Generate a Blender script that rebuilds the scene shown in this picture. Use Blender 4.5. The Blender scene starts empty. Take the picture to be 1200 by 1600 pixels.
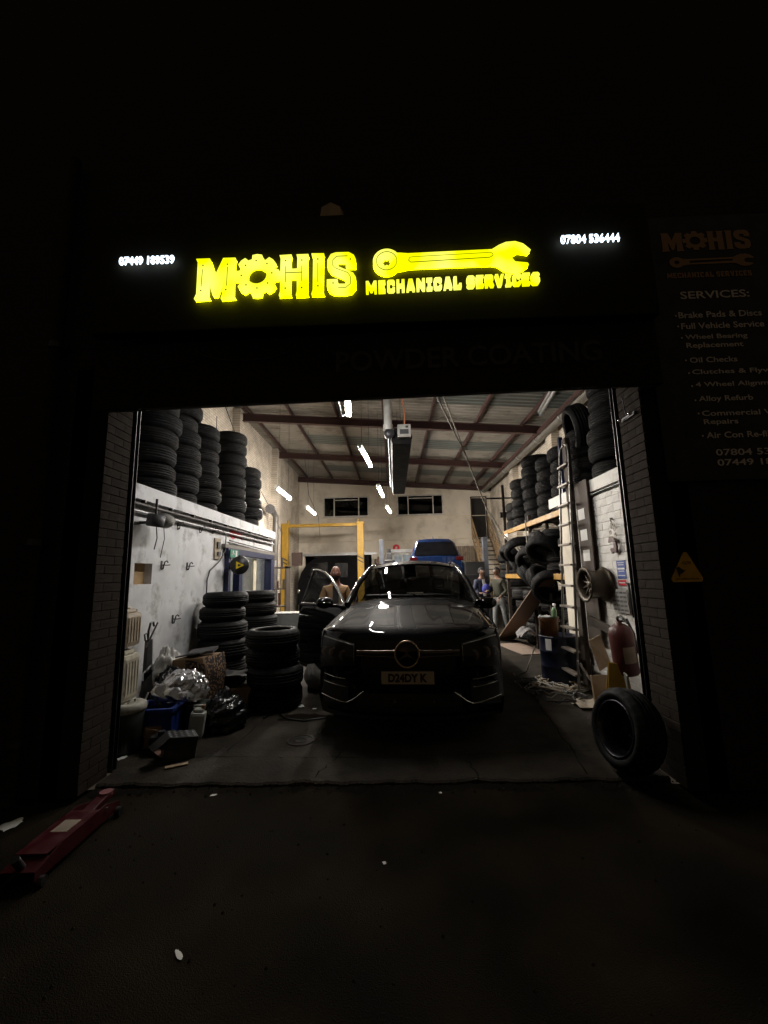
import bpy, bmesh, math, random
from math import sin, cos, pi, radians, sqrt
from mathutils import Vector, Matrix, Euler

random.seed(7)
scene = bpy.context.scene
C = scene.collection

# ------------------------------------------------------------------ camera, world, exposure
cam_data = bpy.data.cameras.new('camera')
cam = bpy.data.objects.new('camera', cam_data)
C.objects.link(cam)
cam.location = (0, 0, 1.6)
cam.rotation_euler = (Matrix.Rotation(radians(1.2), 3, 'Z') @ Matrix.Rotation(radians(98.75), 3, 'X')
                      @ Matrix.Rotation(radians(-1.35), 3, 'Z')).to_euler()
cam_data.sensor_fit = 'VERTICAL'
cam_data.sensor_height = 32
cam_data.lens = 640 / 1600 * 32
cam_data.clip_start = 0.05
cam_data.clip_end = 400
scene.camera = cam

world = bpy.data.worlds.new('World')
scene.world = world
world.use_nodes = True
wn = world.node_tree.nodes
wl = world.node_tree.links
wn.clear()
sky = wn.new('ShaderNodeTexSky')
sky.sky_type = 'NISHITA'
sky.sun_disc = False
sky.sun_elevation = radians(1.0)
sky.sun_rotation = radians(200)
warm = wn.new('ShaderNodeMix')
warm.data_type = 'RGBA'
warm.blend_type = 'MIX'
warm.inputs[0].default_value = 0.9
warm.inputs[7].default_value = (0.62, 0.50, 0.36, 1)      # town glow
bg = wn.new('ShaderNodeBackground')
bg.inputs[1].default_value = 0.052
wo = wn.new('ShaderNodeOutputWorld')
wl.new(sky.outputs[0], warm.inputs[6])
wl.new(warm.outputs[2], bg.inputs[0])
wl.new(bg.outputs[0], wo.inputs[0])

scene.view_settings.view_transform = 'Standard'
scene.view_settings.look = 'None'
scene.view_settings.exposure = 0
scene.view_settings.gamma = 1
scene.view_settings.use_curve_mapping = False
scene.render.engine = 'CYCLES'
scene.cycles.use_denoising = True
scene.cycles.max_bounces = 8
scene.cycles.diffuse_bounces = 4
scene.cycles.glossy_bounces = 4
scene.cycles.transparent_max_bounces = 12
scene.cycles.sample_clamp_indirect = 4
scene.cycles.use_light_tree = True
scene.cycles.caustics_reflective = False
scene.cycles.caustics_refractive = False
TUBE = 190.0            # radiance of the lit battens
SIGN = 1.2            # radiance of the yellow letters

# ------------------------------------------------------------------ materials
MATS = {}
def mat(name, col, rough=0.6, metal=0.0, var=0.25, scale=6.0, bump=0.0, bscale=40.0, coat=0.0, dirt=None, dirt_scale=2.0, dirt_lo=0.5, dirt_hi=0.7, spec=0.5, rvar=0.12):
    if name in MATS: return MATS[name]
    m = bpy.data.materials.new(name); m.use_nodes = True
    nt = m.node_tree; N = nt.nodes; L = nt.links
    b = N['Principled BSDF']
    b.inputs['Roughness'].default_value = rough
    b.inputs['Metallic'].default_value = metal
    b.inputs['Coat Weight'].default_value = coat
    b.inputs['Coat Roughness'].default_value = 0.03
    b.inputs['Specular IOR Level'].default_value = spec
    tc = N.new('ShaderNodeTexCoord')
    no = N.new('ShaderNodeTexNoise'); no.inputs['Scale'].default_value = scale; no.inputs['Detail'].default_value = 6
    L.new(tc.outputs['Object'], no.inputs['Vector'])
    mr = N.new('ShaderNodeMapRange'); mr.inputs['From Min'].default_value = 0.3; mr.inputs['From Max'].default_value = 0.7
    mr.inputs['To Min'].default_value = 1 - var; mr.inputs['To Max'].default_value = 1 + var
    L.new(no.outputs['Fac'], mr.inputs['Value'])
    mx = N.new('ShaderNodeMix'); mx.data_type = 'RGBA'; mx.blend_type = 'MULTIPLY'; mx.inputs[0].default_value = 1
    mx.inputs[6].default_value = (*col, 1)
    L.new(mr.outputs['Result'], mx.inputs[7])
    out = mx.outputs[2]
    if dirt:
        n2 = N.new('ShaderNodeTexNoise'); n2.inputs['Scale'].default_value = dirt_scale; n2.inputs['Detail'].default_value = 9; n2.inputs['Roughness'].default_value = 0.65
        L.new(tc.outputs['Object'], n2.inputs['Vector'])
        m2 = N.new('ShaderNodeMapRange'); m2.inputs['From Min'].default_value = dirt_lo; m2.inputs['From Max'].default_value = dirt_hi
        L.new(n2.outputs['Fac'], m2.inputs['Value'])
        x2 = N.new('ShaderNodeMix'); x2.data_type = 'RGBA'
        L.new(m2.outputs['Result'], x2.inputs[0]); L.new(out, x2.inputs[6]); x2.inputs[7].default_value = (*dirt, 1)
        out = x2.outputs[2]
    L.new(out, b.inputs['Base Color'])
    if rvar:
        m3 = N.new('ShaderNodeMapRange'); m3.inputs['From Min'].default_value = .3; m3.inputs['From Max'].default_value = .7
        m3.inputs['To Min'].default_value = max(0.02, rough - rvar); m3.inputs['To Max'].default_value = min(1, rough + rvar)
        L.new(no.outputs['Fac'], m3.inputs['Value']); L.new(m3.outputs['Result'], b.inputs['Roughness'])
    if bump:
        n3 = N.new('ShaderNodeTexNoise'); n3.inputs['Scale'].default_value = bscale; n3.inputs['Detail'].default_value = 5
        L.new(tc.outputs['Object'], n3.inputs['Vector'])
        bp = N.new('ShaderNodeBump'); bp.inputs['Strength'].default_value = bump; bp.inputs['Distance'].default_value = 0.01
        L.new(n3.outputs['Fac'], bp.inputs['Height']); L.new(bp.outputs['Normal'], b.inputs['Normal'])
    MATS[name] = m
    return m

def emis(name, col, strength, base=(0.8, 0.8, 0.8), hot=None):
    if name in MATS: return MATS[name]
    m = bpy.data.materials.new(name); m.use_nodes = True
    nt = m.node_tree; b = nt.nodes['Principled BSDF']
    b.inputs['Base Color'].default_value = (*base, 1)
    b.inputs['Emission Color'].default_value = (*col, 1)
    b.inputs['Emission Strength'].default_value = strength
    if hot:   # uneven LED modules behind the acrylic
        tc = nt.nodes.new('ShaderNodeTexCoord'); n = nt.nodes.new('ShaderNodeTexNoise'); n.inputs['Scale'].default_value = 3.2; n.inputs['Detail'].default_value = 1
        nt.links.new(tc.outputs['Object'], n.inputs['Vector'])
        r = nt.nodes.new('ShaderNodeMapRange'); r.inputs['From Min'].default_value = .42; r.inputs['From Max'].default_value = .68
        nt.links.new(n.outputs['Fac'], r.inputs['Value'])
        x = nt.nodes.new('ShaderNodeMix'); x.data_type = 'RGBA'; x.inputs[6].default_value = (*col, 1); x.inputs[7].default_value = (*hot, 1)
        nt.links.new(r.outputs['Result'], x.inputs[0]); nt.links.new(x.outputs[2], b.inputs['Emission Color'])
    MATS[name] = m
    return m

def glass_mat(name, tint, refl=1.0, rough=0.02):
    m = bpy.data.materials.new(name); m.use_nodes = True
    nt = m.node_tree; nt.nodes.clear()
    o = nt.nodes.new('ShaderNodeOutputMaterial'); mix = nt.nodes.new('ShaderNodeMixShader')
    t = nt.nodes.new('ShaderNodeBsdfTransparent'); t.inputs[0].default_value = (*tint, 1)
    g = nt.nodes.new('ShaderNodeBsdfGlossy'); g.inputs['Roughness'].default_value = rough; g.inputs[0].default_value = (refl, refl, refl, 1)
    f = nt.nodes.new('ShaderNodeFresnel')
    ge = nt.nodes.new('ShaderNodeNewGeometry'); ma = nt.nodes.new('ShaderNodeMath'); ma.operation = 'MULTIPLY_ADD'; ma.inputs[1].default_value = -.8333; ma.inputs[2].default_value = 1.5   # thin pane: same reflectance from both sides
    nt.links.new(ge.outputs['Backfacing'], ma.inputs[0]); nt.links.new(ma.outputs[0], f.inputs[0])
    nt.links.new(f.outputs[0], mix.inputs[0]); nt.links.new(t.outputs[0], mix.inputs[1]); nt.links.new(g.outputs[0], mix.inputs[2])
    nt.links.new(mix.outputs[0], o.inputs[0])
    MATS[name] = m
    return m

def brick_mat(name, c1, c2, mortar, scale, bumpd=0.01, plane='XZ', rough=.85, w=.225, h=.075, dirt=None):
    m = bpy.data.materials.new(name); m.use_nodes = True
    nt = m.node_tree; N = nt.nodes; L = nt.links; b = N['Principled BSDF']; b.inputs['Roughness'].default_value = rough
    tc = N.new('ShaderNodeTexCoord'); sp = N.new('ShaderNodeSeparateXYZ'); cb = N.new('ShaderNodeCombineXYZ')
    L.new(tc.outputs['Object'], sp.inputs[0])
    L.new(sp.outputs['X' if plane == 'XZ' else 'Y'], cb.inputs[0]); L.new(sp.outputs['Z'], cb.inputs[1])
    br = N.new('ShaderNodeTexBrick'); br.inputs['Scale'].default_value = 1.0
    br.inputs['Brick Width'].default_value = w; br.inputs['Row Height'].default_value = h; br.inputs['Mortar Size'].default_value = .006
    br.inputs['Color1'].default_value = (*c1, 1); br.inputs['Color2'].default_value = (*c2, 1); br.inputs['Mortar'].default_value = (*mortar, 1)
    L.new(cb.outputs[0], br.inputs['Vector'])
    n = N.new('ShaderNodeTexNoise'); n.inputs['Scale'].default_value = 1.6; n.inputs['Detail'].default_value = 8
    L.new(tc.outputs['Object'], n.inputs['Vector'])
    mr = N.new('ShaderNodeMapRange'); mr.inputs['From Min'].default_value = .35; mr.inputs['From Max'].default_value = .68; mr.inputs['To Min'].default_value = 1.0; mr.inputs['To Max'].default_value = .62
    L.new(n.outputs['Fac'], mr.inputs['Value'])
    mx = N.new('ShaderNodeMix'); mx.data_type = 'RGBA'; mx.blend_type = 'MULTIPLY'; mx.inputs[0].default_value = 1
    L.new(br.outputs['Color'], mx.inputs[6]); L.new(mr.outputs['Result'], mx.inputs[7]); 
    out = mx.outputs[2]
    if dirt:
        n2 = N.new('ShaderNodeTexNoise'); n2.inputs['Scale'].default_value = 3.1; n2.inputs['Detail'].default_value = 10; n2.inputs['Roughness'].default_value = .7
        L.new(tc.outputs['Object'], n2.inputs['Vector'])
        m2 = N.new('ShaderNodeMapRange'); m2.inputs['From Min'].default_value = .58; m2.inputs['From Max'].default_value = .72
        L.new(n2.outputs['Fac'], m2.inputs['Value'])
        x2 = N.new('ShaderNodeMix'); x2.data_type = 'RGBA'; L.new(m2.outputs['Result'], x2.inputs[0]); L.new(out, x2.inputs[6]); x2.inputs[7].default_value = (*dirt, 1)
        out = x2.outputs[2]
    L.new(out, b.inputs['Base Color'])
    bp = N.new('ShaderNodeBump'); bp.inputs['Distance'].default_value = bumpd; bp.inputs['Strength'].default_value = .7; bp.invert = True
    L.new(br.outputs['Fac'], bp.inputs['Height']); L.new(bp.outputs['Normal'], b.inputs['Normal'])
    MATS[name] = m
    return m

# ------------------------------------------------------------------ mesh builder
class MB:
    def __init__(s): s.v = []; s.f = []; s.sm = []
    def add(s, vs, fs, smooth=False):
        n = len(s.v); s.v += [tuple(p) for p in vs]
        for f in fs: s.f.append(tuple(i + n for i in f)); s.sm.append(smooth)
        return s
    def box(s, c, d, rot=None, bev=0.0):
        hx, hy, hz = d[0] / 2, d[1] / 2, d[2] / 2
        vs = [Vector((x * hx, y * hy, z * hz)) for x in (-1, 1) for y in (-1, 1) for z in (-1, 1)]
        fs = [(0, 1, 3, 2), (4, 6, 7, 5), (0, 4, 5, 1), (2, 3, 7, 6), (0, 2, 6, 4), (1, 5, 7, 3)]
        if bev:
            bm = bmesh.new(); bvs = [bm.verts.new(p) for p in vs]
            for f in fs: bm.faces.new([bvs[i] for i in f])
            bmesh.ops.bevel(bm, geom=bm.edges[:], offset=min(bev, hx * .9, hy * .9, hz * .9), segments=2, affect='EDGES', profile=.6)
            bm.verts.index_update()
            vs = [v.co.copy() for v in bm.verts]; fs = [[v.index for v in f.verts] for f in bm.faces]; bm.free()
        R = Euler(rot).to_matrix() if rot else None
        c = Vector(c)
        vs = [(R @ p if R else p) + c for p in vs]
        return s.add(vs, fs, False)
    def cyl(s, p0, p1, r0, r1=None, n=12, cap=True, smooth=True):
        p0 = Vector(p0); p1 = Vector(p1); r1 = r0 if r1 is None else r1
        d = (p1 - p0).normalized(); a = d.orthogonal().normalized(); b = d.cross(a)
        vs = []
        for p, r in ((p0, r0), (p1, r1)):
            for i in range(n):
                t = 2 * pi * i / n; vs.append(p + a * (r * cos(t)) + b * (r * sin(t)))
        s.add(vs, [(i, (i + 1) % n, n + (i + 1) % n, n + i) for i in range(n)], smooth)
        if cap: s.add(vs, [tuple(range(n))[::-1], tuple(range(n, 2 * n))], False)
        return s
    def tube(s, pts, r, n=6, closed=False):
        pts = [Vector(p) for p in pts]; vs = []; m = len(pts); prev = None
        for k, p in enumerate(pts):
            q = pts[min(k + 1, m - 1)] - pts[max(k - 1, 0)]
            if closed: q = pts[(k + 1) % m] - pts[k - 1]
            q.normalize()
            if prev is None: a = q.orthogonal().normalized()
            else:
                a = prev - q * prev.dot(q)
                a = a.normalized() if a.length > 1e-6 else q.orthogonal().normalized()
            prev = a; b = q.cross(a); rr = r[k] if isinstance(r, (list, tuple)) else r
            for i in range(n):
                t = 2 * pi * i / n; vs.append(p + a * (rr * cos(t)) + b * (rr * sin(t)))
        fs = []
        for k in range(m if closed else m - 1):
            k2 = (k + 1) % m
            for i in range(n): fs.append((k * n + i, k * n + (i + 1) % n, k2 * n + (i + 1) % n, k2 * n + i))
        s.add(vs, fs, True)
        if not closed: s.add(vs, [tuple(range(n))[::-1], tuple(range((m - 1) * n, m * n))])
        return s
    def lathe(s, prof, n=24, M=None, closed=False, rad=None):
        vs = []
        for i in range(n):
            t = 2 * pi * i / n
            for j, (r, z) in enumerate(prof):
                if rad: r = rad(r, z, i, j)
                p = Vector((r * cos(t), r * sin(t), z)); vs.append(M @ p if M else p)
        k = len(prof); fs = []
        for i in range(n):
            i2 = (i + 1) % n
            for j in range(k if closed else k - 1):
                j2 = (j + 1) % k; fs.append((i * k + j, i2 * k + j, i2 * k + j2, i * k + j2))
        return s.add(vs, fs, True)
    def prism(s, poly, h0, h1, fn):           # poly (u,w); fn(u,w,h)->xyz
        n = len(poly); vs = [fn(u, w, h0) for u, w in poly] + [fn(u, w, h1) for u, w in poly]
        s.add(vs, [tuple(range(n))[::-1], tuple(range(n, 2 * n))] + [(i, (i + 1) % n, n + (i + 1) % n, n + i) for i in range(n)])
        return s
    def grid(s, nu, nv, fn, smooth=True):
        vs = [fn(i / (nu - 1), j / (nv - 1)) for i in range(nu) for j in range(nv)]
        return s.add(vs, [(i * nv + j, (i + 1) * nv + j, (i + 1) * nv + j + 1, i * nv + j + 1) for i in range(nu - 1) for j in range(nv - 1)], smooth)
    def table(s, rows, smooth=True):
        nv = len(rows[0]); vs = [p for r in rows for p in r]
        return s.add(vs, [(i * nv + j, (i + 1) * nv + j, (i + 1) * nv + j + 1, i * nv + j + 1) for i in range(len(rows) - 1) for j in range(nv - 1)], smooth)
    def ball(s, c, r, n=12, m=8):
        c = Vector(c); r = r if isinstance(r, (tuple, list)) else (r, r, r)
        return s.grid(n + 1, m + 1, lambda u, v: (c[0] + r[0] * cos(2 * pi * u) * sin(pi * v), c[1] + r[1] * sin(2 * pi * u) * sin(pi * v), c[2] + r[2] * cos(pi * v)))
    def mesh(s, name, m=None):
        me = bpy.data.meshes.new(name); me.from_pydata(s.v, [], s.f)
        me.polygons.foreach_set('use_smooth', s.sm)
        me.update()
        if m: me.materials.append(m)
        return me

def place(name, me, parent=None, loc=None, rot=None, label=None, kind=None):
    o = bpy.data.objects.new(name, me); C.objects.link(o)
    if parent: o.parent = parent
    if loc: o.location = loc
    if rot: o.rotation_euler = rot
    if label: o['label'] = label
    if kind: o['kind'] = kind
    return o
def P(name, mb, m, parent=None, **k):
    return place(name, mb.mesh(name, m), parent, **k)
def fixn(o):     # consistent normals for closed shapes
    bm = bmesh.new(); bm.from_mesh(o.data); bmesh.ops.remove_doubles(bm, verts=bm.verts[:], dist=1e-5)
    bmesh.ops.recalc_face_normals(bm, faces=bm.faces[:]); bm.to_mesh(o.data); bm.free(); return o
def T(name, label, cat, loc=(0, 0, 0), rot=(0, 0, 0), group=None):
    o = bpy.data.objects.new(name, None); C.objects.link(o); o.location = loc; o.rotation_euler = rot
    o['label'] = label; o['category'] = cat
    if group: o['group'] = group
    return o
def tag(o, label, cat, group=None):
    o['label'] = label; o['category'] = cat
    if group: o['group'] = group
    return o

def from_curve(name, splines, extrude, m, parent=None, offset=0.0, label=None):
    """closed 2D polygons (even-odd holes) in XZ, extruded along Y"""
    cu = bpy.data.curves.new(name, 'CURVE'); cu.dimensions = '2D'; cu.fill_mode = 'BOTH'; cu.extrude = extrude
    for pts in splines:
        sp = cu.splines.new('POLY'); sp.points.add(len(pts) - 1); sp.use_cyclic_u = True
        for i, (x, z) in enumerate(pts): sp.points[i].co = (x, z, 0, 1)
    tmp = bpy.data.objects.new(name, cu)
    me = bpy.data.meshes.new_from_object(tmp); bpy.data.objects.remove(tmp)
    me.transform(Matrix.Rotation(pi / 2, 4, 'X'))
    me.materials.clear(); me.materials.append(m); me.name = name
    return place(name, me, parent, label=label)
def text_mesh(name, txt, size, m, bold=0.0, extrude=0.002, align='LEFT', shear=0.0, spacing=1.0):
    cu = bpy.data.curves.new(name, 'FONT'); cu.body = txt; cu.size = size; cu.offset = bold; cu.extrude = extrude
    cu.align_x = align; cu.shear = shear; cu.resolution_u = 3; cu.space_character = spacing
    tmp = bpy.data.objects.new(name, cu); C.objects.link(tmp)
    bpy.context.view_layer.update()
    me = bpy.data.meshes.new_from_object(tmp.evaluated_get(bpy.context.evaluated_depsgraph_get()))
    C.objects.unlink(tmp); bpy.data.objects.remove(tmp)
    me.transform(Matrix.Rotation(pi / 2, 4, 'X'))
    me.materials.clear(); me.materials.append(m); me.name = name
    return me
def fit_text(name, txt, x0, x1, z0, z1, y, m, parent, bold=0.0, extrude=.002, slope=0.0):
    """text scaled to the measured box on the sign"""
    me = text_mesh(name, txt, 1.0, m, bold, extrude)
    xs = [v.co.x for v in me.vertices]; zs = [v.co.z for v in me.vertices]
    sx = (x1 - x0) / (max(xs) - min(xs)); sz = (z1 - z0) / (max(zs) - min(zs)); mx, mz = min(xs), min(zs)
    for v in me.vertices:
        X = (v.co.x - mx) * sx
        v.co = (x0 + X, v.co.y + y, z0 + (v.co.z - mz) * sz + slope * X)
    return place(name, me, parent)

def side(n): return ['first', 'second', 'third', 'fourth', 'fifth', 'sixth', 'seventh', 'eighth', 'ninth', 'tenth', 'eleventh', 'twelfth'][n]

# ------------------------------------------------------------------ palette
WHITE = mat('white_wall_paint', (.64, .645, .66), .7, var=.14, scale=3.5, dirt=(.20, .19, .165), dirt_scale=3.4, dirt_lo=.53, dirt_hi=.74, bump=.15, bscale=25)
CREAM = mat('cream_wall_paint', (.66, .60, .50), .75, var=.10, scale=1.2, dirt=(.36, .30, .23), dirt_scale=.9, dirt_lo=.5, dirt_hi=.72, bump=.2, bscale=12)
CREAM2 = mat('cream_render_band', (.66, .58, .46), .75, var=.08, scale=2.0, dirt=(.40, .34, .27), dirt_scale=1.1, dirt_lo=.5, dirt_hi=.75)
BRICKY = brick_mat('painted_brick_side', (.68, .61, .51), (.58, .51, .42), (.26, .22, .17), 1, plane='YZ', dirt=(.22, .19, .15))
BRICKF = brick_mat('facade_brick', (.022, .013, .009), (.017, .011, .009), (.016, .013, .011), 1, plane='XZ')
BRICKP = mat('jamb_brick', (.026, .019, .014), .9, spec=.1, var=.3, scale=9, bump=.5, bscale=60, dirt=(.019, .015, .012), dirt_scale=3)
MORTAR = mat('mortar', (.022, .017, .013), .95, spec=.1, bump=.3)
PBRICK = mat('painted_block', (.72, .70, .66), .7, var=.08, scale=5, dirt=(.36, .34, .30), dirt_scale=3.2, dirt_lo=.52, dirt_hi=.72, bump=.3, bscale=45)
STEEL_RED = mat('red_oxide_steel', (.045, .018, .016), .55, var=.3, scale=5)
ROOF = mat('roof_liner', (.23, .215, .185), .6, var=.18, scale=1.3, dirt=(.12, .10, .08), dirt_scale=1.5, dirt_lo=.5, dirt_hi=.7)
SKYL = mat('roof_light_panel', (.10, .11, .10), .4, var=.15, scale=2)
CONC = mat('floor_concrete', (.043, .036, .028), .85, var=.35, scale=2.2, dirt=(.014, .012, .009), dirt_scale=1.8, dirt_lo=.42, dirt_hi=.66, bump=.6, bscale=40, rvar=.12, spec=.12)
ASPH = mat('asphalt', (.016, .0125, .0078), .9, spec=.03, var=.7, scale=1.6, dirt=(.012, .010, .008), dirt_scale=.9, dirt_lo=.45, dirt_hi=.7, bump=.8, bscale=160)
BLACKP = mat('black_sign_panel', (.022, .020, .013), .85, var=.2, scale=5, bump=.05, rvar=.1, spec=.15)
BLACKM = mat('black_painted_metal', (.02, .02, .02), .4, var=.3)
DGREY = mat('dark_grey_plastic', (.045, .045, .048), .5)
RUB = [mat('tyre_rubber_%s' % n, c, .66, spec=.16, var=.35, scale=9, bump=.25, bscale=90, dirt=(.017, .016, .0145), dirt_scale=5, dirt_lo=.52, dirt_hi=.85) for n, c in
       (('black', (.0045, .0045, .005)), ('dusty', (.0085, .008, .0075)), ('grey', (.006, .006, .0065)))]
GALV = mat('galvanised_steel', (.42, .42, .42), .45, .7, var=.2, scale=14)
ALU = mat('worn_aluminium', (.20, .19, .175), .4, .8, var=.2, scale=10)
CHROME = mat('chrome', (.75, .75, .75), .12, 1.0, var=.05, rvar=.03)
YEL = mat('yellow_paint', (.30, .17, .012), .45, var=.18, scale=6, dirt=(.13, .08, .02), dirt_scale=4, dirt_lo=.58, dirt_hi=.75)
ORA = mat('amber_rack_paint', (.34, .185, .03), .5, var=.15, dirt=(.09, .055, .02), dirt_scale=5)
BLUEP = mat('navy_paint', (.012, .018, .06), .5, var=.3)
CAR = mat('car_black_paint', (.002, .002, .0025), .5, 0.0, var=.1, coat=.75, rvar=.02, spec=.03)
CARB = mat('car_blue_paint', (.008, .028, .11), .25, .55, var=.1, coat=1.0, rvar=.02)
VANP = mat('van_black_paint', (.004, .004, .0045), .8, var=.1, spec=.1)
TRIM = mat('black_trim', (.012, .012, .013), .35, var=.2)
CGLASS = glass_mat('car_glass_tinted', (.16, .17, .16))
DGLASS = glass_mat('door_glass_tinted', (.62, .64, .62), .3)
WGLASS = glass_mat('window_glass_dark', (.10, .11, .11))
LENS = glass_mat('headlight_lens', (.55, .55, .55), .6)
CARD = mat('cardboard', (.30, .20, .115), .85, var=.15, scale=8, dirt=(.18, .12, .07), dirt_scale=4)
CARDL = mat('pale_plywood', (.42, .31, .20), .75, var=.12, scale=7, dirt=(.30, .21, .13), dirt_scale=5)
WOOD = mat('bare_timber', (.30, .20, .11), .7, var=.25, scale=12)
DWOOD = mat('dark_timber', (.05, .036, .026), .8, var=.35, scale=10)
PAPER = mat('lit_gap_white', (.72, .71, .68), .8, var=.04)
RED = mat('red_enamel', (.048, .0025, .005), .4, var=.2, scale=7)
REDD = mat('faded_red_enamel', (.105, .026, .021), .5, var=.3, scale=8, dirt=(.10, .03, .025), dirt_scale=6)
REDS = mat('red_spray_paint', (.62, .03, .05), .7)
BLUEPL = mat('blue_plastic', (.012, .035, .19), .4, var=.15)
GREEN = mat('exit_green', (.02, .20, .12), .5, var=.1)
SKIN = mat('skin', (.30, .13, .085), .5, var=.1, scale=15)
TAN = mat('tan_jacket', (.36, .20, .09), .85, var=.2, scale=14, bump=.3)
OLIVE = mat('olive_jacket', (.035, .035, .022), .85, var=.2, scale=14, bump=.3)
NAVYC = mat('dark_navy_cloth', (.015, .018, .04), .85, var=.2, bump=.3)
BLUEC = mat('royal_blue_cloth', (.025, .03, .22), .8, var=.2)
WHITEC = mat('white_cloth', (.62, .62, .60), .85, var=.1)
JEANS = mat('pale_grey_jeans', (.17, .18, .18), .85, var=.2, scale=18, bump=.3)
DARKC = mat('black_cloth', (.012, .012, .014), .85, var=.2)
SHOE = mat('pale_shoe', (.45, .38, .32), .7)
CORD = mat('grey_cable', (.22, .20, .17), .6)
CORDB = mat('black_cable', (.02, .02, .02), .5)
VINYL = mat('pale_grey_vinyl', (.42, .41, .35), .6, var=.15, scale=9, dirt=(.22, .20, .16), dirt_scale=6, bump=.2)
HDPE = mat('translucent_white_plastic', (.52, .54, .49), .4, var=.12, dirt=(.3, .3, .26), dirt_scale=6)
FOIL = mat('silver_film', (.75, .75, .76), .22, .85, var=.1)
CLEARP = mat('cloudy_polythene', (.50, .49, .46), .3, var=.1)
BINB = mat('black_polythene', (.008, .008, .009), .22, var=.1, rvar=.04)
OILBL = mat('drum_dark_blue', (.004, .006, .018), .35, var=.3)

# ------------------------------------------------------------------ setting: ground, slab, roof
g = MB(); 
def gfn(u, v):
    x = -30 + 60 * u; y = -40 + 43.46 * v
    return (x, y, -.03)
# asphalt, ragged where it meets the garage slab
xs = [-60, -20, -8] + [-5 + .1 * i for i in range(101)] + [8, 20, 60]
edge = [3.47 + random.uniform(-.022, .022) + .02 * sin(x * 2.3) for x in xs]
g.table([[(x, -60, -.03) for x in xs], [(x, 0, -.03) for x in xs], [(x, 3.25, -.03) for x in xs], [(x, e, -.028 + random.uniform(0, .006)) for x, e in zip(xs, edge)], [(x, e + .03, -.06) for x, e in zip(xs, edge)]], False)
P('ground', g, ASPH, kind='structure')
s = MB(); ex = [-2.43 + 4.53 * i / 300 for i in range(301)]
fr = [3.495 + random.uniform(-.006, .006) + .010 * sin(k * .13) + .007 * sin(k * .41 + 1) + (.02 * max(0, sin(k * .071)) ** 8) for k in range(301)]
s.table([[(x, f + .012, -.10) for x, f in zip(ex, fr)], [(x, f, -.012) for x, f in zip(ex, fr)], [(x, f + .02, 0) for x, f in zip(ex, fr)], [(x, 3.7, 0) for x in ex]], False)
s.table([[(-5.2, 3.7, 0), (-2.43, 3.7, 0)], [(-5.2, 21, 0), (-2.43, 21, 0)]]); s.table([[(-2.43, 3.7, 0), (2.1, 3.7, 0)], [(-2.43, 21, 0), (2.1, 21, 0)]]); s.table([[(2.1, 3.7, 0), (5.2, 3.7, 0)], [(2.1, 21, 0), (5.2, 21, 0)]])
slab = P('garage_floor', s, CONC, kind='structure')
def crack(pts, w=.012):
    m = MB(); L_ = []; R_ = []
    for i, (x, y) in enumerate(pts):
        ww = w * random.uniform(.4, 1.3); L_.append((x - ww * .5, y - ww * .3, .0025)); R_.append((x + ww * .5, y + ww * .3, .0025))
    m.table([L_, R_], False); return m
def wander(a, b, n, j):
    return [(a[0] + (b[0] - a[0]) * i / n + random.uniform(-j, j), a[1] + (b[1] - a[1]) * i / n + random.uniform(-j, j)) for i in range(n + 1)]
CRK = mat('crack_dirt', (.010, .008, .006), .95, spec=.02)
for a, b, n in [((-.72, 3.53), (-.48, 4.15), 9), ((.62, 3.53), (.6, 3.82), 5), ((-2.2, 4.0), (-.3, 3.92), 18), ((-.3, 3.92), (2.0, 4.02), 18), ((-1.6, 4.1), (-1.5, 5.2), 9), ((1.5, 3.55), (1.75, 5.6), 14)]:
    P('crack', crack(wander(a, b, n, .018)), CRK, slab)
P('oil_stain', MB().add([(-1.1 + .28 * cos(t * .35) * (1 + .25 * sin(t * 1.9)), 5.0 + .13 * sin(t * .35) * (1 + .2 * cos(t * 2.3)), .0022) for t in range(18)], [tuple(range(18))]), CRK, slab)
# round cover
mh = T('floor_cover', 'round metal floor cover set in the concrete left of the car', 'cover', (-.97, 4.33, 0))
P('rim', MB().lathe([(.14, .0), (.14, .008), (.115, .008), (.112, .003)], 32), mat('cast_iron', (.035, .031, .027), .8, .1, spec=.2), mh)
P('lid', MB().lathe([(.0001, .006), (.05, .006), (.052, .009), (.06, .009), (.062, .005), (.105, .005), (.11, .002)], 32), MATS['cast_iron'], mh)

# front wall (facade) with opening
fw = T('front_wall', 'dark brick front wall of the garage around the doorway', 'wall', (0, 3.63, 0))
m = MB()
m.box((-6.43, -.1715, 3.9), (7.7, .317, 7.8)); m.box((6.42, -.1715, 3.9), (8.34, .317, 7.8)); m.box((-.165, -.1715, 5.57), (4.829, .317, 4.46))
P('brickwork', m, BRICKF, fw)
# steel lintel and the underside of the shutter box
P('lintel', MB().box((-.165, -.05, 3.40), (4.82, .30, .05)).box((-.165, .10, 3.44), (4.82, .02, .12)), BLACKM, fw)
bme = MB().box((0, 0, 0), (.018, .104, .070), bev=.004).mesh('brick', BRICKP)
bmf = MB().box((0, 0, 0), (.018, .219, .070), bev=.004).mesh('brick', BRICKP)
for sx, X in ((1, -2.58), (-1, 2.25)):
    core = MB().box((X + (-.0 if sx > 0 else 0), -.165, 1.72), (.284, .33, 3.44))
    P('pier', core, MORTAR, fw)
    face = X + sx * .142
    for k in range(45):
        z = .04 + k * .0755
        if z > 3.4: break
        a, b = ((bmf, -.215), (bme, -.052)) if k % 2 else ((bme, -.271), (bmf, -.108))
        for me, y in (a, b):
            place('brick', me, fw, (face + sx * random.uniform(.002, .0035), y - (.0), z), (0, 0, random.uniform(-.006, .006)))
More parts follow.
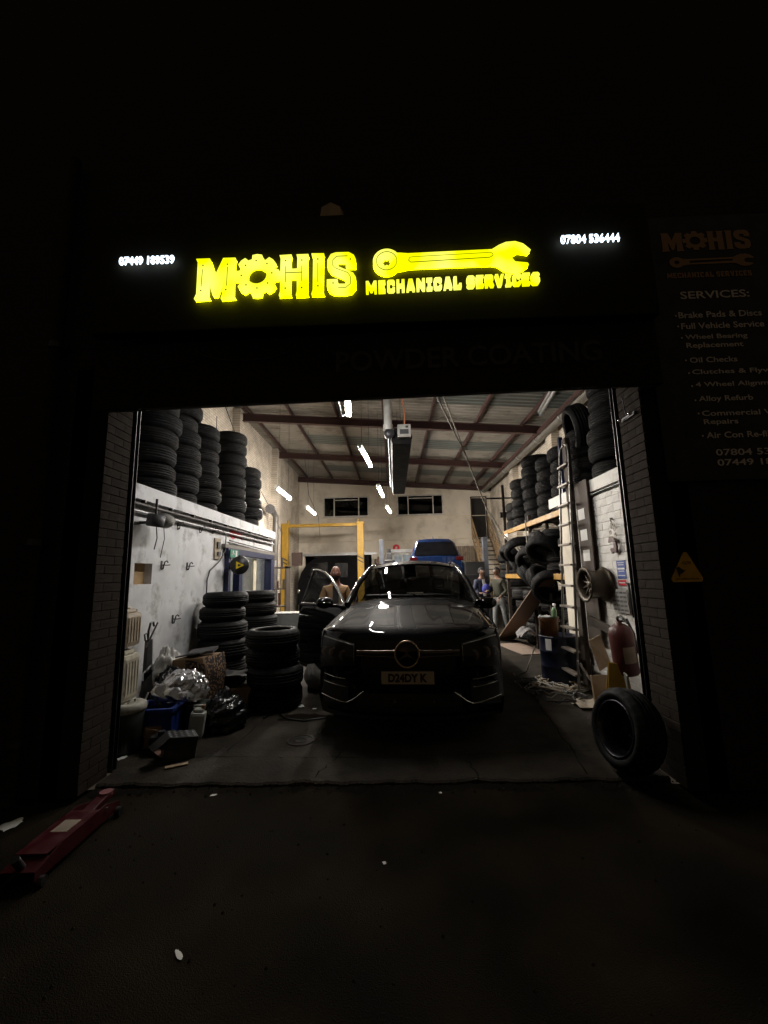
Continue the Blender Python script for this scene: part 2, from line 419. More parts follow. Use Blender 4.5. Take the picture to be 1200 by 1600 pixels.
# shutter guide rails
for X, side_ in ((-2.43, 'left'), (2.10, 'right')):
    t = T('shutter_guide', 'black steel shutter guide rail on the %s side of the doorway' % side_, 'guide rail', (X, 3.70, 0))
    sx = 1 if X < 0 else -1
    P('channel', MB().box((sx * .01 - sx * .06, 0, 1.66), (.10, .006, 3.32)).box((sx * .0 - sx * .107, .035, 1.66), (.006, .064, 3.32)).box((sx * -.06, .07, 1.66), (.10, .006, 3.32)), BLACKM, t)
    P('backing_post', MB().box((-sx * .15, .05, 1.66), (.08, .13, 3.32)), DWOOD, t)
# roller shutter box and the rolled shutter inside
rs = T('roller_shutter', 'black roller shutter rolled up in its box over the doorway', 'shutter', (-.165, 3.86, 3.665), (0, radians(-.5), 0))
P('shutter_box', MB().box((0, .12, .22), (4.95, .012, .56)).box((0, -.06, .50), (4.95, .36, .012)), BLACKM, rs)
P('roll', MB().lathe([(.19, -2.42), (.20, -2.42), (.20, 2.42), (.19, 2.42)], 20, Matrix.Translation((0, -.05, .14)) @ Matrix.Rotation(pi / 2, 4, 'Y')), DGREY, rs)
P('bottom_bar', MB().box((0, -.145, -.31), (4.72, .04, .10)).box((0, -.145, -.36), (4.72, .07, .012)), BLACKM, rs)
slm = MB()
for k in range(4): slm.box((0, -.145, -.22 + k * .062), (4.72, .014, .058), bev=.005)
P('curtain', slm, DGREY, rs)

# ------------------------------------------------------------------ illuminated fascia sign
YM = emis('sign_yellow', (.93, .97, .0), SIGN, (.6, .55, .02), hot=(1.15, 1.2, .20))
YMB = emis('sign_halo_yellow', (.95, .97, .0), 8.0, (.6, .55, .02))
WM = emis('sign_white', (.74, .87, 1.0), 3.2, (.7, .7, .7))
DARKM = mat('sign_engraving', (.03, .028, .0), .5)
fs = T('fascia_sign', 'black illuminated fascia sign with glowing yellow letters and spanner over the doorway', 'sign', (0, 3.0, 0))
P('panel', MB().box((-.13, .092, 4.12), (4.62, .10, 1.02), bev=.01), BLACKP, fs)
P('panel', MB().box((-.13, .15, 3.30), (4.62, .06, .56), rot=(0, radians(-.97), 0), bev=.005), BLACKP, fs, label='lower black strip of the fascia with faded old lettering')
D = dict(
 M=[(-1.562, 4.212), (-1.448, 4.211), (-1.398, 4.058), (-1.337, 4.21), (-1.236, 4.209), (-1.244, 4.173), (-1.249, 4.005), (-1.247, 3.889), (-1.229, 3.852), (-1.347, 3.846), (-1.335, 3.885), (-1.336, 4.034), (-1.381, 3.876), (-1.414, 3.878), (-1.46, 4.035), (-1.456, 3.89), (-1.44, 3.854), (-1.564, 3.85), (-1.547, 3.894), (-1.547, 4.178)],
 H=[(-0.871, 4.215), (-0.772, 4.218), (-0.78, 4.185), (-0.78, 4.086), (-0.724, 4.088), (-0.723, 4.183), (-0.731, 4.216), (-0.633, 4.216), (-0.641, 4.183), (-0.641, 3.892), (-0.632, 3.853), (-0.734, 3.85), (-0.726, 3.885), (-0.727, 4.011), (-0.78, 4.014), (-0.781, 3.891), (-0.771, 3.855), (-0.872, 3.853), (-0.863, 3.887), (-0.861, 4.182)],
 I=[(-0.608, 4.22), (-0.504, 4.217), (-0.51, 4.181), (-0.514, 3.894), (-0.502, 3.854), (-0.608, 3.855), (-0.597, 3.89), (-0.594, 4.184)],
 S=[(-0.245, 4.089), (-0.327, 4.092), (-0.329, 4.14), (-0.392, 4.143), (-0.392, 4.095), (-0.268, 4.031), (-0.246, 3.991), (-0.247, 3.904), (-0.28, 3.863), (-0.338, 3.852), (-0.423, 3.856), (-0.462, 3.878), (-0.483, 3.921), (-0.482, 3.979), (-0.396, 3.979), (-0.393, 3.936), (-0.331, 3.933), (-0.331, 3.987), (-0.448, 4.046), (-0.478, 4.095), (-0.477, 4.154), (-0.448, 4.207), (-0.408, 4.22), (-0.302, 4.219), (-0.26, 4.192), (-0.244, 4.151)],
 J=[(0.119, 4.194), (0.182, 4.186), (0.863, 4.193), (0.922, 4.229), (0.981, 4.254), (1.056, 4.258), (1.117, 4.234), (1.175, 4.175), (1.155, 4.154), (1.075, 4.172), (1.029, 4.146), (1.023, 4.104), (1.043, 4.075), (1.142, 4.06), (1.15, 4.042), (1.1, 4.006), (1.025, 3.995), (0.958, 4.012), (0.905, 4.056), (0.856, 4.069), (0.191, 4.068), (0.115, 4.053)])
gear = []
for k in range(8):
    a = pi / 2 + k * pi / 4
    for rr, da in ((.148, -.29), (.184, -.215), (.187, 0), (.184, .215), (.148, .29)):
        gear.append((-1.055 + rr * cos(a + da), 4.046 + rr * sin(a + da)))
hole = [(-1.055 + .080 * cos(t * pi / 14), 4.044 + .078 * sin(t * pi / 14)) for t in range(28)]
rc = (.007, 4.123)
ringout = [(rc[0] + .112 * cos(t), rc[1] + .112 * sin(t)) for t in [radians(40 + 280 * i / 26) for i in range(27)]]
wrench = D['J'][:0] + [(0.119, 4.194)] + [(0.182, 4.186)] + D['J'][2:20] + [(.191, 4.068), (.115, 4.053)] + ringout[::-1]
star8 = [(rc[0] + (.047 if i % 2 else .034) * cos(i * pi / 8), rc[1] + (.047 if i % 2 else .034) * sin(i * pi / 8)) for i in range(16)]
def letter(name, spl, m=YM, ext=.018, y=0.0, parent=fs, label=None):
    o = from_curve(name, spl, ext, m, parent, label=label); o.location = (0, y, 0)
    if m is YM and label != 'small glowing yellow letter':
        b_ = from_curve('halo_light', spl, .002, YMB, o); b_.location = (0, .0235, 0)
    return o
def dots(parent, pts, y=-.021):
    mm = MB()
    for x, z in pts: mm.cyl((x, y, z), (x, y - .003, z), .0062, n=10)
    P('screw_heads', mm, DARKM, parent)
def line(parent, paths, y=-.0205, r=.0028, name='engraved_line'):
    mm = MB()
    for p in paths: mm.tube([(x, y, z) for x, z in p], r, 4)
    P(name, mm, DARKM, parent)
def lets(name, spl, dd=None, ll=None):
    o = letter(name, spl, label='glowing yellow letter')
    if dd: dots(o, dd)
    if ll: line(o, ll)
    return o
lets('letter_m', [D['M']], [(-1.50, 4.145), (-1.297, 4.147), (-1.508, 3.917), (-1.303, 3.917)], [[(-1.503, 4.11), (-1.508, 3.955)], [(-1.297, 4.125), (-1.299, 3.955)]])
o = lets('letter_o_gear', [gear, hole], [(-1.055 + .125 * cos(k * pi / 4 + .05), 4.046 + .125 * sin(k * pi / 4 + .05)) for k in range(8)])
lets('letter_h', [D['H']], [(-.818, 4.158), (-.685, 4.158), (-.818, 3.91), (-.685, 3.91)], [[(-.818, 4.11), (-.818, 3.965)], [(-.685, 4.11), (-.685, 3.97)], [(-.818, 4.05), (-.685, 4.05)]])
lets('letter_i', [D['I']], [(-.554, 4.162), (-.553, 3.92)], [[(-.554, 4.13), (-.554, 3.955)]])
lets('letter_s', [D['S']], [(-.288, 4.15), (-.43, 3.94)], [[(-.31, 4.182), (-.40, 4.182), (-.432, 4.15), (-.432, 4.10), (-.41, 4.075), (-.31, 4.03), (-.288, 3.99), (-.29, 3.93), (-.33, 3.897), (-.39, 3.897)]])
w = letter('spanner', [wrench, star8], label='glowing yellow combination spanner emblem')
line(w, [[(rc[0] + .083 * cos(t * pi / 16), rc[1] + .083 * sin(t * pi / 16)) for t in range(33)],
         [(.185, 4.12), (.20, 4.103), (.22, 4.102), (.84, 4.118), (.868, 4.133), (.868, 4.148), (.85, 4.162), (.22, 4.150), (.195, 4.146), (.185, 4.12)]])
GL = dict(
 M=([[(0, 0), (1.7, 0), (1.7, 3.6), (3.0, .8), (4.2, .8), (5.5, 3.6), (5.5, 0), (7.2, 0), (7.2, 7), (5.4, 7), (3.6, 3.6), (1.8, 7), (0, 7)]], 7.2),
 E=([[(0, 0), (4.8, 0), (4.8, 1.5), (1.9, 1.5), (1.9, 2.8), (4.2, 2.8), (4.2, 4.2), (1.9, 4.2), (1.9, 5.5), (4.8, 5.5), (4.8, 7), (0, 7)]], 4.8),
 C=([[(1, 0), (4.2, 0), (5.2, 1), (5.2, 2.3), (3.5, 2.3), (3.5, 1.4), (1.8, 1.4), (1.8, 5.6), (3.5, 5.6), (3.5, 4.7), (5.2, 4.7), (5.2, 6), (4.2, 7), (1, 7), (0, 6), (0, 1)]], 5.2),
 H=([[(0, 0), (1.9, 0), (1.9, 2.8), (3.5, 2.8), (3.5, 0), (5.4, 0), (5.4, 7), (3.5, 7), (3.5, 4.2), (1.9, 4.2), (1.9, 7), (0, 7)]], 5.4),
 A=([[(0, 0), (1.7, 0), (2.0, 1.2), (3.8, 1.2), (4.1, 0), (5.8, 0), (4.2, 7), (1.6, 7)], [(2.3, 2.5), (3.5, 2.5), (2.9, 5.2)]], 5.8),
 N=([[(0, 0), (1.8, 0), (1.8, 3.8), (3.9, 0), (5.6, 0), (5.6, 7), (3.8, 7), (3.8, 3.2), (1.7, 7), (0, 7)]], 5.6),
 I=([[(0, 0), (3.8, 0), (3.8, 1.3), (2.8, 1.3), (2.8, 5.7), (3.8, 5.7), (3.8, 7), (0, 7), (0, 5.7), (1.0, 5.7), (1.0, 1.3), (0, 1.3)]], 3.8),
 L=([[(0, 0), (5, 0), (5, 2.7), (3.4, 2.7), (3.4, 1.5), (2.0, 1.5), (2.0, 7), (0, 7)]], 5.0),
 S=([[(1, 0), (4.2, 0), (5.2, 1), (5.2, 3.4), (4.4, 4.2), (1.9, 4.2), (1.9, 5.6), (3.5, 5.6), (3.5, 5.0), (5.2, 5.0), (5.2, 6), (4.2, 7), (1, 7), (0, 6), (0, 3.6), (.8, 2.8), (3.3, 2.8), (3.3, 1.4), (1.7, 1.4), (1.7, 2.0), (0, 2.0), (0, 1)]], 5.2),
 R=([[(0, 0), (1.9, 0), (1.9, 2.4), (2.6, 2.4), (3.5, 0), (5.6, 0), (4.5, 2.8), (5.3, 3.6), (5.3, 6), (4.3, 7), (0, 7)], [(1.9, 3.8), (3.5, 3.8), (3.5, 5.6), (1.9, 5.6)]], 5.6),
 V=([[(1.8, 0), (4.0, 0), (5.8, 7), (3.9, 7), (2.9, 2.2), (1.9, 7), (0, 7)]], 5.8))
def block_text(txt, x0, x1, zl, zr, h, m, parent, ext, y, label=None, one=None):
    W = sum(2.6 if c == ' ' else GL[c][1] + 1.1 for c in txt) - 1.1; k = (x1 - x0) / W; x = x0
    allsp = []
    for c in txt:
        if c == ' ': x += 2.6 * k; continue
        pl, w_ = GL[c]; sl = (zr - zl) / (x1 - x0)
        spl = [[(x + u * k, zl + sl * (x + u * k - x0) + v * h / 7) for u, v in q] for q in pl]
        if one: allsp += spl
        else: letter('letter_' + c.lower(), spl, m, ext, y, parent, label)
        x += (w_ + 1.1) * k
    if one:
        o = letter(one, allsp, m, ext, y, parent)
block_text('MECHANICAL SERVICES', -.166, 1.228, 3.852, 3.875, .098, YM, fs, .018, 0, 'small glowing yellow letter')
fit_text('phone_number', '07449 189539', -2.217, -1.756, 4.196, 4.268, -.0, WM, fs, bold=.006, extrude=.006)
fit_text('phone_number', '07804 536444', 1.431, 1.904, 4.232, 4.306, -.0, WM, fs, bold=.006, extrude=.006)
# faded older lettering on the lower strip
OLD = mat('faded_lettering', (.018, .0165, .013), .6, dirt=(.02, .018, .014), dirt_scale=9)
fit_text('faded_lettering', 'POWDER COATING', -.43, 1.72, 3.24, 3.42, .116, OLD, fs, bold=.02, extrude=.002, slope=.012)
P('faded_emblem', MB().tube([(-1.18 + .42 * cos(t * pi / 10), .118, 3.50 + .13 * sin(t * pi / 10)) for t in range(10, 21)], .008, 4).tube([(-1.9 + .25 * t, .118, 3.33 + .03 * t * t) for t in (0, .3, .6, .9, 1.2)], .006, 4), OLD, fs)
# bulkhead lamp over the sign (unlit)
bl = T('bulkhead_lamp', 'unlit faceted bulkhead lamp on the wall above the yellow sign', 'lamp', (-.47, 3.26, 4.72))
P('lamp_base', MB().box((0, 0, 0), (.10, .09, .14), bev=.01), DGREY, bl)
P('lamp_cover', fixn(P('tmp', MB().prism([(-.115, .00), (-.08, -.09), (.08, -.09), (.115, .0), (.10, .10), (0, .155), (-.10, .10)], -.05, -.13, lambda u, w, h: (u * (1 if h > -.1 else .8), h, w * (1 if h > -.1 else .8))), HDPE)).data and MB().prism([(-.115, .00), (-.08, -.09), (.08, -.09), (.115, .0), (.10, .10), (0, .155), (-.10, .10)], -.05, -.13, lambda u, w, h: (u * (1 if h > -.1 else .8), h, w * (1 if h > -.1 else .8))), mat('lamp_cover_tan', (.50, .38, .20), .5), bl)
bpy.data.objects.remove(bpy.data.objects['tmp'])
# CCTV warning sign
tri = []
for k in range(3):
    cx, cz = [(0, .235), (-.135, .0), (.115, .0)][k]; a0 = [30, 150, 270][k]
    for j in range(5):
        a = radians(a0 + j * 30 - (0)); tri.append((cx + .022 * cos(a), cz + .022 * sin(a)))
cs = T('cctv_sign', 'yellow triangular camera warning sign on the dark wall right of the doorway', 'sign', (2.29, 3.288, 1.51))
cs.scale = (.75, 1, .88)
P('plate', MB().prism([(-.155, -.02), (.135, -.02), (.15, 0), (.145, .02), (.02, .235), (0, .245), (-.02, .235), (-.165, .02), (-.17, 0)], 0, .008, lambda u, w, h: (u, h, w)), mat('sign_yellow_paint', (.75, .42, .02), .5), cs)
P('camera_symbol', MB().prism([(-.115, .105), (-.09, .115), (-.04, .085), (-.015, .09), (-.05, .06), (-.08, .05), (-.09, .02), (-.10, .05)], -.002, -.004, lambda u, w, h: (u, h, w)), BLACKM, cs)
fit_text('lettering', 'CCTV', -.045, .045, .135, .16, -.003, BLACKM, cs, bold=.01, extrude=.0005)
fit_text('lettering', 'IN OPERATION', -.125, .105, .0, .014, -.003, BLACKM, cs, extrude=.0005)
# drainpipe on the left of the facade
dp = T('drainpipe', 'dark drainpipe running up the front wall left of the doorway', 'pipe', (-2.87, 3.22, 0))
P('pipe', MB().cyl((0, 0, 0), (0, 0, 5.5), .045, n=14), mat('pipe_paint', (.028, .024, .017), .8, spec=.1), dp)
for z in (.4, 1.9, 3.6): P('pipe_bracket', MB().cyl((0, 0, z), (0, 0, z + .05), .055, n=14).box((0, .045, z + .025), (.14, .05, .04)), BLACKM, dp)

# ------------------------------------------------------------------ services board
sb = T('services_board', 'tall black price board listing services on the wall right of the doorway', 'sign', (0, 3.268, 0))
SG = mat('board_print', (.80, .72, .60), .6, var=.08)
SGD = mat('board_print_orange', (.40, .22, .08), .6, var=.08)
P('board', MB().box((2.87, .012, 3.49), (1.30, .022, 2.40)), mat('board_black', (.006, .006, .007), .55), sb)
sc_ = .775 / 1.325
def br_(pts, x0=2.425, z0=4.345): return [[(x0 + (x + 1.564) * sc_, z0 + (z - 3.85) * sc_ * .86) for x, z in q] for q in pts]
letter('emblem', br_([D['M']]) + br_([gear, hole]) + br_([D['H']]) + br_([D['I']]) + br_([D['S']]), SGD, .001, -.002, sb)
s2 = .74 / 1.30
letter('spanner_emblem', [[(2.475 + (x + .105) * s2, 4.235 + (z - 4.12) * s2 * .8) for x, z in q] for q in ([wrench, star8, [(.20, 4.10), (.85, 4.118), (.85, 4.158), (.20, 4.15)]])], SGD, .001, -.002, sb)
block_text('MECHANICAL SERVICES', 2.44, 3.16, 4.085, 4.085, .05, SGD, sb, .001, -.002, one='lettering')
for txt, x0, x1, z0, z1 in [('SERVICES:', 2.565, 3.125, 3.885, 3.955), ('Brake Pads & Discs', 2.525, 3.20, 3.706, 3.762), ('Full Vehicle Service', 2.535, 3.205, 3.604, 3.660),
                            ('Wheel Bearing', 2.555, 3.05, 3.498, 3.552), ('Replacement', 2.555, 3.005, 3.418, 3.478), ('Oil Checks', 2.565, 2.935, 3.297, 3.345),
                            ('Clutches & Flywheels', 2.570, 3.40, 3.182, 3.236), ('4 Wheel Alignment', 2.583, 3.28, 3.070, 3.124), ('Alloy Refurb', 2.592, 3.01, 2.942, 3.002),
                            ('Commercial Vehicle', 2.600, 3.36, 2.828, 2.874), ('Repairs', 2.605, 2.86, 2.744, 2.80), ('Air Con Re-fill', 2.61, 3.11, 2.638, 2.690),
                            ('07804 536444', 2.665, 3.31, 2.490, 2.545), ('07449 189539', 2.665, 3.31, 2.405, 2.460)]:
    fit_text('lettering', txt, x0 - .038, x1 - .016, z0, z1, -.002, SG, sb, bold=.012, extrude=.0008)
for x, z in [(2.50, 3.73), (2.507, 3.63), (2.523, 3.525), (2.53, 3.32), (2.54, 3.205), (2.55, 3.09), (2.56, 2.965), (2.57, 2.85), (2.578, 2.66)]:
    P('bullet', MB().cyl((x - .036, -.002, z), (x - .036, -.004, z), .008, n=8), SG, sb)

# ------------------------------------------------------------------ hall shell
XL, XR, YB = -4.75, 4.95, 20.5
def roofz(x): return 6.75 - .0773 * (x + 4.8)
# left outer wall
lw = T('left_wall', 'tall painted brick wall on the left behind the tyre ledge', 'wall', (XL, 3.65, 0))
P('brickwork', MB().box((-.115, 8.5, 3.6), (.23, 17.4, 7.2)), BRICKY, lw)
for k, y in enumerate([7.9, 11.9, 15.9]): P('pilaster', MB().box((.12, y - 3.65, 3.35), (.235, .45, 6.7)), BRICKY, lw)
rw = T('right_wall', 'tall painted brick wall on the right behind the tyre racks', 'wall', (XR, 3.65, 0))
P('brickwork', MB().box((.115, 8.5, 3.4), (.23, 17.4, 6.8)), BRICKY, rw)
for k, y in enumerate([7.9, 11.9, 15.9]): P('pilaster', MB().box((-.12, y - 3.65, 3.0), (.235, .45, 6.0)), BRICKY, rw)
# back wall
bw = T('back_wall', 'cream end wall with two windows and a high door', 'wall', (0, YB, 0))
m = MB()
# rectangles around openings: opening O1 x -4.3..-1.25 z 0..2.65 ; W1 -3.52..-1.20 z 4.55..5.60 ; W2 .24..2.58 z 4.45..5.60 ; door 3.98..4.70 z 3.3..5.35
def wallpatch(x0, x1, z0, z1): m.box(((x0 + x1) / 2, .125, (z0 + z1) / 2), (x1 - x0, .25, z1 - z0))
wallpatch(-4.98, -4.45, 0, 4.55); wallpatch(-4.45, -1.1, 2.65, 4.55); wallpatch(-1.1, 5.2, 0, 3.3); wallpatch(-1.1, 3.98, 3.3, 4.55)
wallpatch(4.72, 5.2, 3.3, 5.36); wallpatch(-4.98, -3.52, 4.55, 5.6); wallpatch(-1.2, .24, 4.55, 5.6); wallpatch(2.58, 3.98, 4.55, 5.6); wallpatch(-4.98, 3.98, 5.6, 7.1); wallpatch(3.98, 5.2, 5.36, 7.1)
P('render', m, CREAM, bw)
P('string_course', MB().box((.15, -.03, 3.32), (9.9, .06, .045)).box((.15, -.02, 4.45), (9.9, .04, .03)), CREAM2, bw)
P('string_course', MB().box((-2.8, -.04, 2.68), (3.9, .08, .12)), GALV, bw)
for n_, (x0, x1, z0, z1) in enumerate([(-3.52, -1.20, 4.55, 5.6), (.24, 2.58, 4.55, 5.6)]):
    FR = mat('window_frame_white', (.50, .48, .44), .5)
    wmb = MB(); W_ = x1 - x0; xm = (x0 + x1) / 2; zm = (z0 + z1) / 2
    for z in (z0 + .03, z1 - .03): wmb.box((xm, .05, z), (W_, .08, .06))
    for x in (x0 + .03, x0 + W_ * .24, x1 - W_ * .22, x1 - .03): wmb.box((x, .05, zm), (.055, .081, z1 - z0 - .12))
    wmb.box((x0 + W_ * .51, .05, z1 - .17), (W_ * .50, .05, .045))
    wf = P('window', wmb, FR, bw)
    for a, b in ((x0 + .06, x0 + W_ * .24 - .03), (x0 + W_ * .24 + .03, x1 - W_ * .22 - .03), (x1 - W_ * .22 + .03, x1 - .06)):
        P('pane', MB().box(((a + b) / 2, .06, zm), (b - a, .008, z1 - z0 - .12)), WGLASS, wf)
    P('sill', MB().box((xm, -.04, z0 - .02), (W_ + .15, .12, .035)), FR, wf)
P('door', MB().box((4.35, .20, 4.33), (.74, .03, 2.05)), mat('door_black', (.012, .011, .01), .6), bw)
P('door_frame', MB().box((3.97, -.01, 4.35), (.05, .06, 2.1)).box((4.73, -.01, 4.35), (.05, .06, 2.1)).box((4.35, -.01, 5.40), (.82, .06, .05)), DWOOD, bw)
# dark bays behind
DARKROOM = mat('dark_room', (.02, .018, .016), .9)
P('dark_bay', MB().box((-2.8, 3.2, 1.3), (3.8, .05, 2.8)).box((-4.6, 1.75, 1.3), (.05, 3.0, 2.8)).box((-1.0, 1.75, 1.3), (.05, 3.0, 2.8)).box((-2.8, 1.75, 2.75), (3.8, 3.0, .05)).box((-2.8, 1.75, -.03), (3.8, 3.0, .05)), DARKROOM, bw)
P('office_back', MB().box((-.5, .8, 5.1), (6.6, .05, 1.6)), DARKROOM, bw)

# roof: rafters, purlins, corrugated sheets
rf = T('roof', 'single pitch corrugated roof with brown steel beams', 'roof', (0, 3.65, 0))
ang = math.atan(.0773)
for y in (3.9, 7.9, 11.9, 15.9, 20.2):
    yy = y - 3.65; mm = MB()
    for dz, w_, h_ in ((-.14, .14, .02), (-.25, .012, .20), (-.36, .14, .02)):
        mm.box((.1, yy, roofz(.1) + dz), (9.75, w_, h_), rot=(0, ang, 0))
    P('beam', mm, STEEL_RED, rf)
for x in (-4.3, -3.0, -1.6, -.2, 1.2, 2.6, 4.0):
    P('purlin', MB().box((x, 8.4, roofz(x) - .062), (.055, 16.7, .12)), STEEL_RED, rf)
def sheet(y0, y1, m):
    n = 5 * 4; rows = []
    for i in range(n + 1):
        y = y0 + (y1 - y0) * i / n; q = [0, .0, .035, .035][i % 4]
        rows.append([(XL - .2, y, roofz(XL - .2) + q), (XR + .2, y, roofz(XR + .2) + q)])
    # steps at corrugations
    return MB().table(rows, False)
y = .05; k = 0
while y < 17.2:
    w_ = 1.02
    if k % 4 == 2:
        for (xa, xb) in ((XL - .2, -3.0), (-3.0, -.2), (-.2, 1.2), (1.2, XR + .2)):
            n = 20; rows = []
            for i in range(n + 1):
                yy = y + (w_ - .01) * i / n; q = [0, 0, .035, .035][i % 4]
                rows.append([(xa, yy, roofz(xa) + q), (xb, yy, roofz(xb) + q)])
            P('roof_sheet', MB().table(rows, False), SKYL if xa in (-3.0, 1.2) else ROOF, rf)
    else: P('roof_sheet', sheet(y, y + w_ - .01, ROOF), ROOF, rf)
    y += w_; k += 1
P('cover_sheet', MB().box((.1, 8.5, 7.12), (10.3, 17.6, .05)), BLACKM, rf)
# eaves ducts / gutters on the right
gt = T('wall_duct', 'grey jointed duct running along the top of the right wall', 'duct', (4.62, 3.8, 5.72))
P('duct', MB().cyl((0, 0, 0), (0, 16.5, 0), .15, n=14), mat('duct_grey', (.16, .15, .13), .55, .3), gt)
for i in range(9): P('duct_collar', MB().cyl((0, 1 + i * 1.9, 0), (0, 1.05 + i * 1.9, 0), .165, n=14), GALV, gt)
P('support_rail', MB().box((-.22, 8.2, -.02), (.06, 16.4, .10)), STEEL_RED, gt)

# ------------------------------------------------------------------ left office block (white wall with ledge)
ow = T('left_office_wall', 'white rendered office wall inside on the left, hooks and pipes along it', 'wall', (-2.9, 3.65, 0))
m = MB()
def ob(y0, y1, z0, z1): m.box((-.06, (y0 + y1) / 2 - 3.65, (z0 + z1) / 2), (.12, y1 - y0, z1 - z0))
ob(3.66, 4.55, 0, 2.55); ob(4.55, 4.89, 0, 1.56); ob(4.55, 4.89, 1.80, 2.55); ob(4.89, 7.0, 0, 2.55); ob(7.0, 9.7, 2.1, 2.55); ob(9.7, 9.78, 0, 2.55)
P('render', m, WHITE, ow)
m = MB().box((-.94, 3.05, 2.62), (1.83, 6.2, .12)); m.box((.03, 3.05, 2.60), (.05, 6.22, .17))
P('ledge', m, WHITE, ow)
P('niche', MB().box((-.10, 1.07, 1.68), (.02, .36, .26)).box((-.155, 1.07, 1.562), (.07, .34, .008)), mat('niche_board', (.45, .30, .15), .8), ow)
P('end_wall', MB().box((-.98, 6.07, 1.27), (1.7, .11, 2.54)), WHITE, ow)
P('inner_partition', MB().box((-1.35, 4.3, 1.27), (.06, 3.3, 2.54)), mat('office_white', (.74, .74, .72), .6, dirt=(.45, .44, .42), dirt_scale=3), ow)
P('red_paint_mark', MB().grid(8, 5, lambda u, v: (.0035, 3.50 + .62 * u, 2.47 - .035 * u - (.13 + .05 * sin(7 * u)) * v * (1 - .5 * abs(u - .5)))), REDS, ow)
# doorway frame
df = T('office_doorway', 'navy framed doorway and window in the white wall on the left', 'doorway', (-2.9, 7.0, 0))
P('door_frame', MB().box((.0, .04, 1.02), (.16, .10, 2.04)).box((.0, 2.55, 1.02), (.16, .22, 2.04)).box((.0, 1.3, 2.07), (.16, 2.7, .10)).box((.0, .62, 1.02), (.12, .16, 2.04)), BLUEP, df)
P('lintel_board', MB().box((.02, 1.3, 2.155), (.10, 2.9, .06)), mat('grey_board', (.20, .18, .16), .7), df)
P('lower_panel', MB().box((.0, 2.15, .45), (.05, .62, .88)), BLUEP, df)
P('window_mullion', MB().box((-.02, 1.55, 1.2), (.05, .18, 1.6)), mat('cream_post', (.62, .56, .42), .6), df)
P('pane', MB().box((-.04, 1.1, 1.35), (.008, .8, 1.3)), glass_mat('office_glass', (.8, .82, .82)), df)
P('pane', MB().box((-.04, 2.03, 1.35), (.008, .76, 1.3)), MATS['office_glass'], df)
# conduits along ledge
cd = T('wall_conduits', 'two parallel conduits running along the white wall under the ledge', 'pipe', (-2.86, 3.7, 0))
P('conduit', MB().cyl((0, 0, 2.455), (0, 6.0, 2.475), .022, n=8), mat('dark_conduit', (.05, .045, .04), .5), cd)
P('conduit', MB().cyl((0, 0, 2.375), (0, 6.0, 2.385), .018, n=8), GALV, cd)
P('conduit', MB().cyl((.0, 3.4, 2.26), (0, 6.0, 2.20), .013, n=6), MATS['dark_conduit'], cd)
P('conduit', MB().cyl((.0, 3.4, 2.20), (0, 6.0, 2.14), .010, n=6), MATS['dark_conduit'], cd)
for i in range(10):
    P('clip', MB().box((0, .3 + i * .58, 2.50), (.05, .03, .03)), BLACKM, cd)
# hooks
def hook(y, z, n):
    t = T('wall_hook', n, 'hook', (-2.9, y, z), group='hooks on the white wall')
    P('hook', MB().tube([(.0, .0, -.055), (.03, -.01, -.05), (.045, -.02, -.01), (.05, -.01, .035), (.055, .02, .05), (.06, .045, .03)], .008, 6).box((.004, .0, .0), (.008, .03, .1)).tube([(.0, .0, 0), (.05, .03, -.005), (.075, .07, .0)], .006, 5), BLACKM, t)
for y, z, n in [(5.42, 2.33, 'black wall hook nearest the doorway in the upper row'), (6.05, 2.35, 'middle black wall hook in the upper row'), (6.50, 2.38, 'black wall hook in the upper row beside the electrical panel'), (5.08, 1.79, 'black wall hook right of the square niche'), (5.72, 1.79, 'second black wall hook right of the square niche'), (5.41, 1.10, 'single black wall hook low on the white wall')]: hook(y, z, n)
# extractor / floodlight near the jamb
fl = T('wall_floodlight', 'dark drum shaped wall light with white hood near the left jamb', 'lamp', (-2.72, 4.60, 2.28))
P('housing', MB().lathe([(.001, -.07), (.085, -.07), (.095, -.05), (.095, .07), (.001, .07)], 20, Matrix.Rotation(.15, 4, 'Y')), DGREY, fl)
P('hood', MB().lathe([(.11, 0), (.10, .05), (.07, .09), (.001, .11)], 20, Matrix.Translation((.02, .17, .04)) @ Matrix.Rotation(2.6, 4, 'X')), mat('lamp_white', (.65, .64, .60), .4), fl)
P('bracket', MB().cyl((0, 0, .05), (0, 0, .25), .014, n=8).box((-.09, 0, -.02), (.18, .04, .03)).cyl((0, 0, 0), (.02, .17, .03), .03, n=8), BLACKM, fl)
P('pull_cord', MB().tube([(.0, .02, -.07), (.01, .03, -.2), (-.01, .02, -.33)], .006, 4).tube([(.03, .12, -.06), (.04, .13, -.2), (.025, .12, -.32), (.02, .1, -.42)], .005, 4), CORDB, fl)
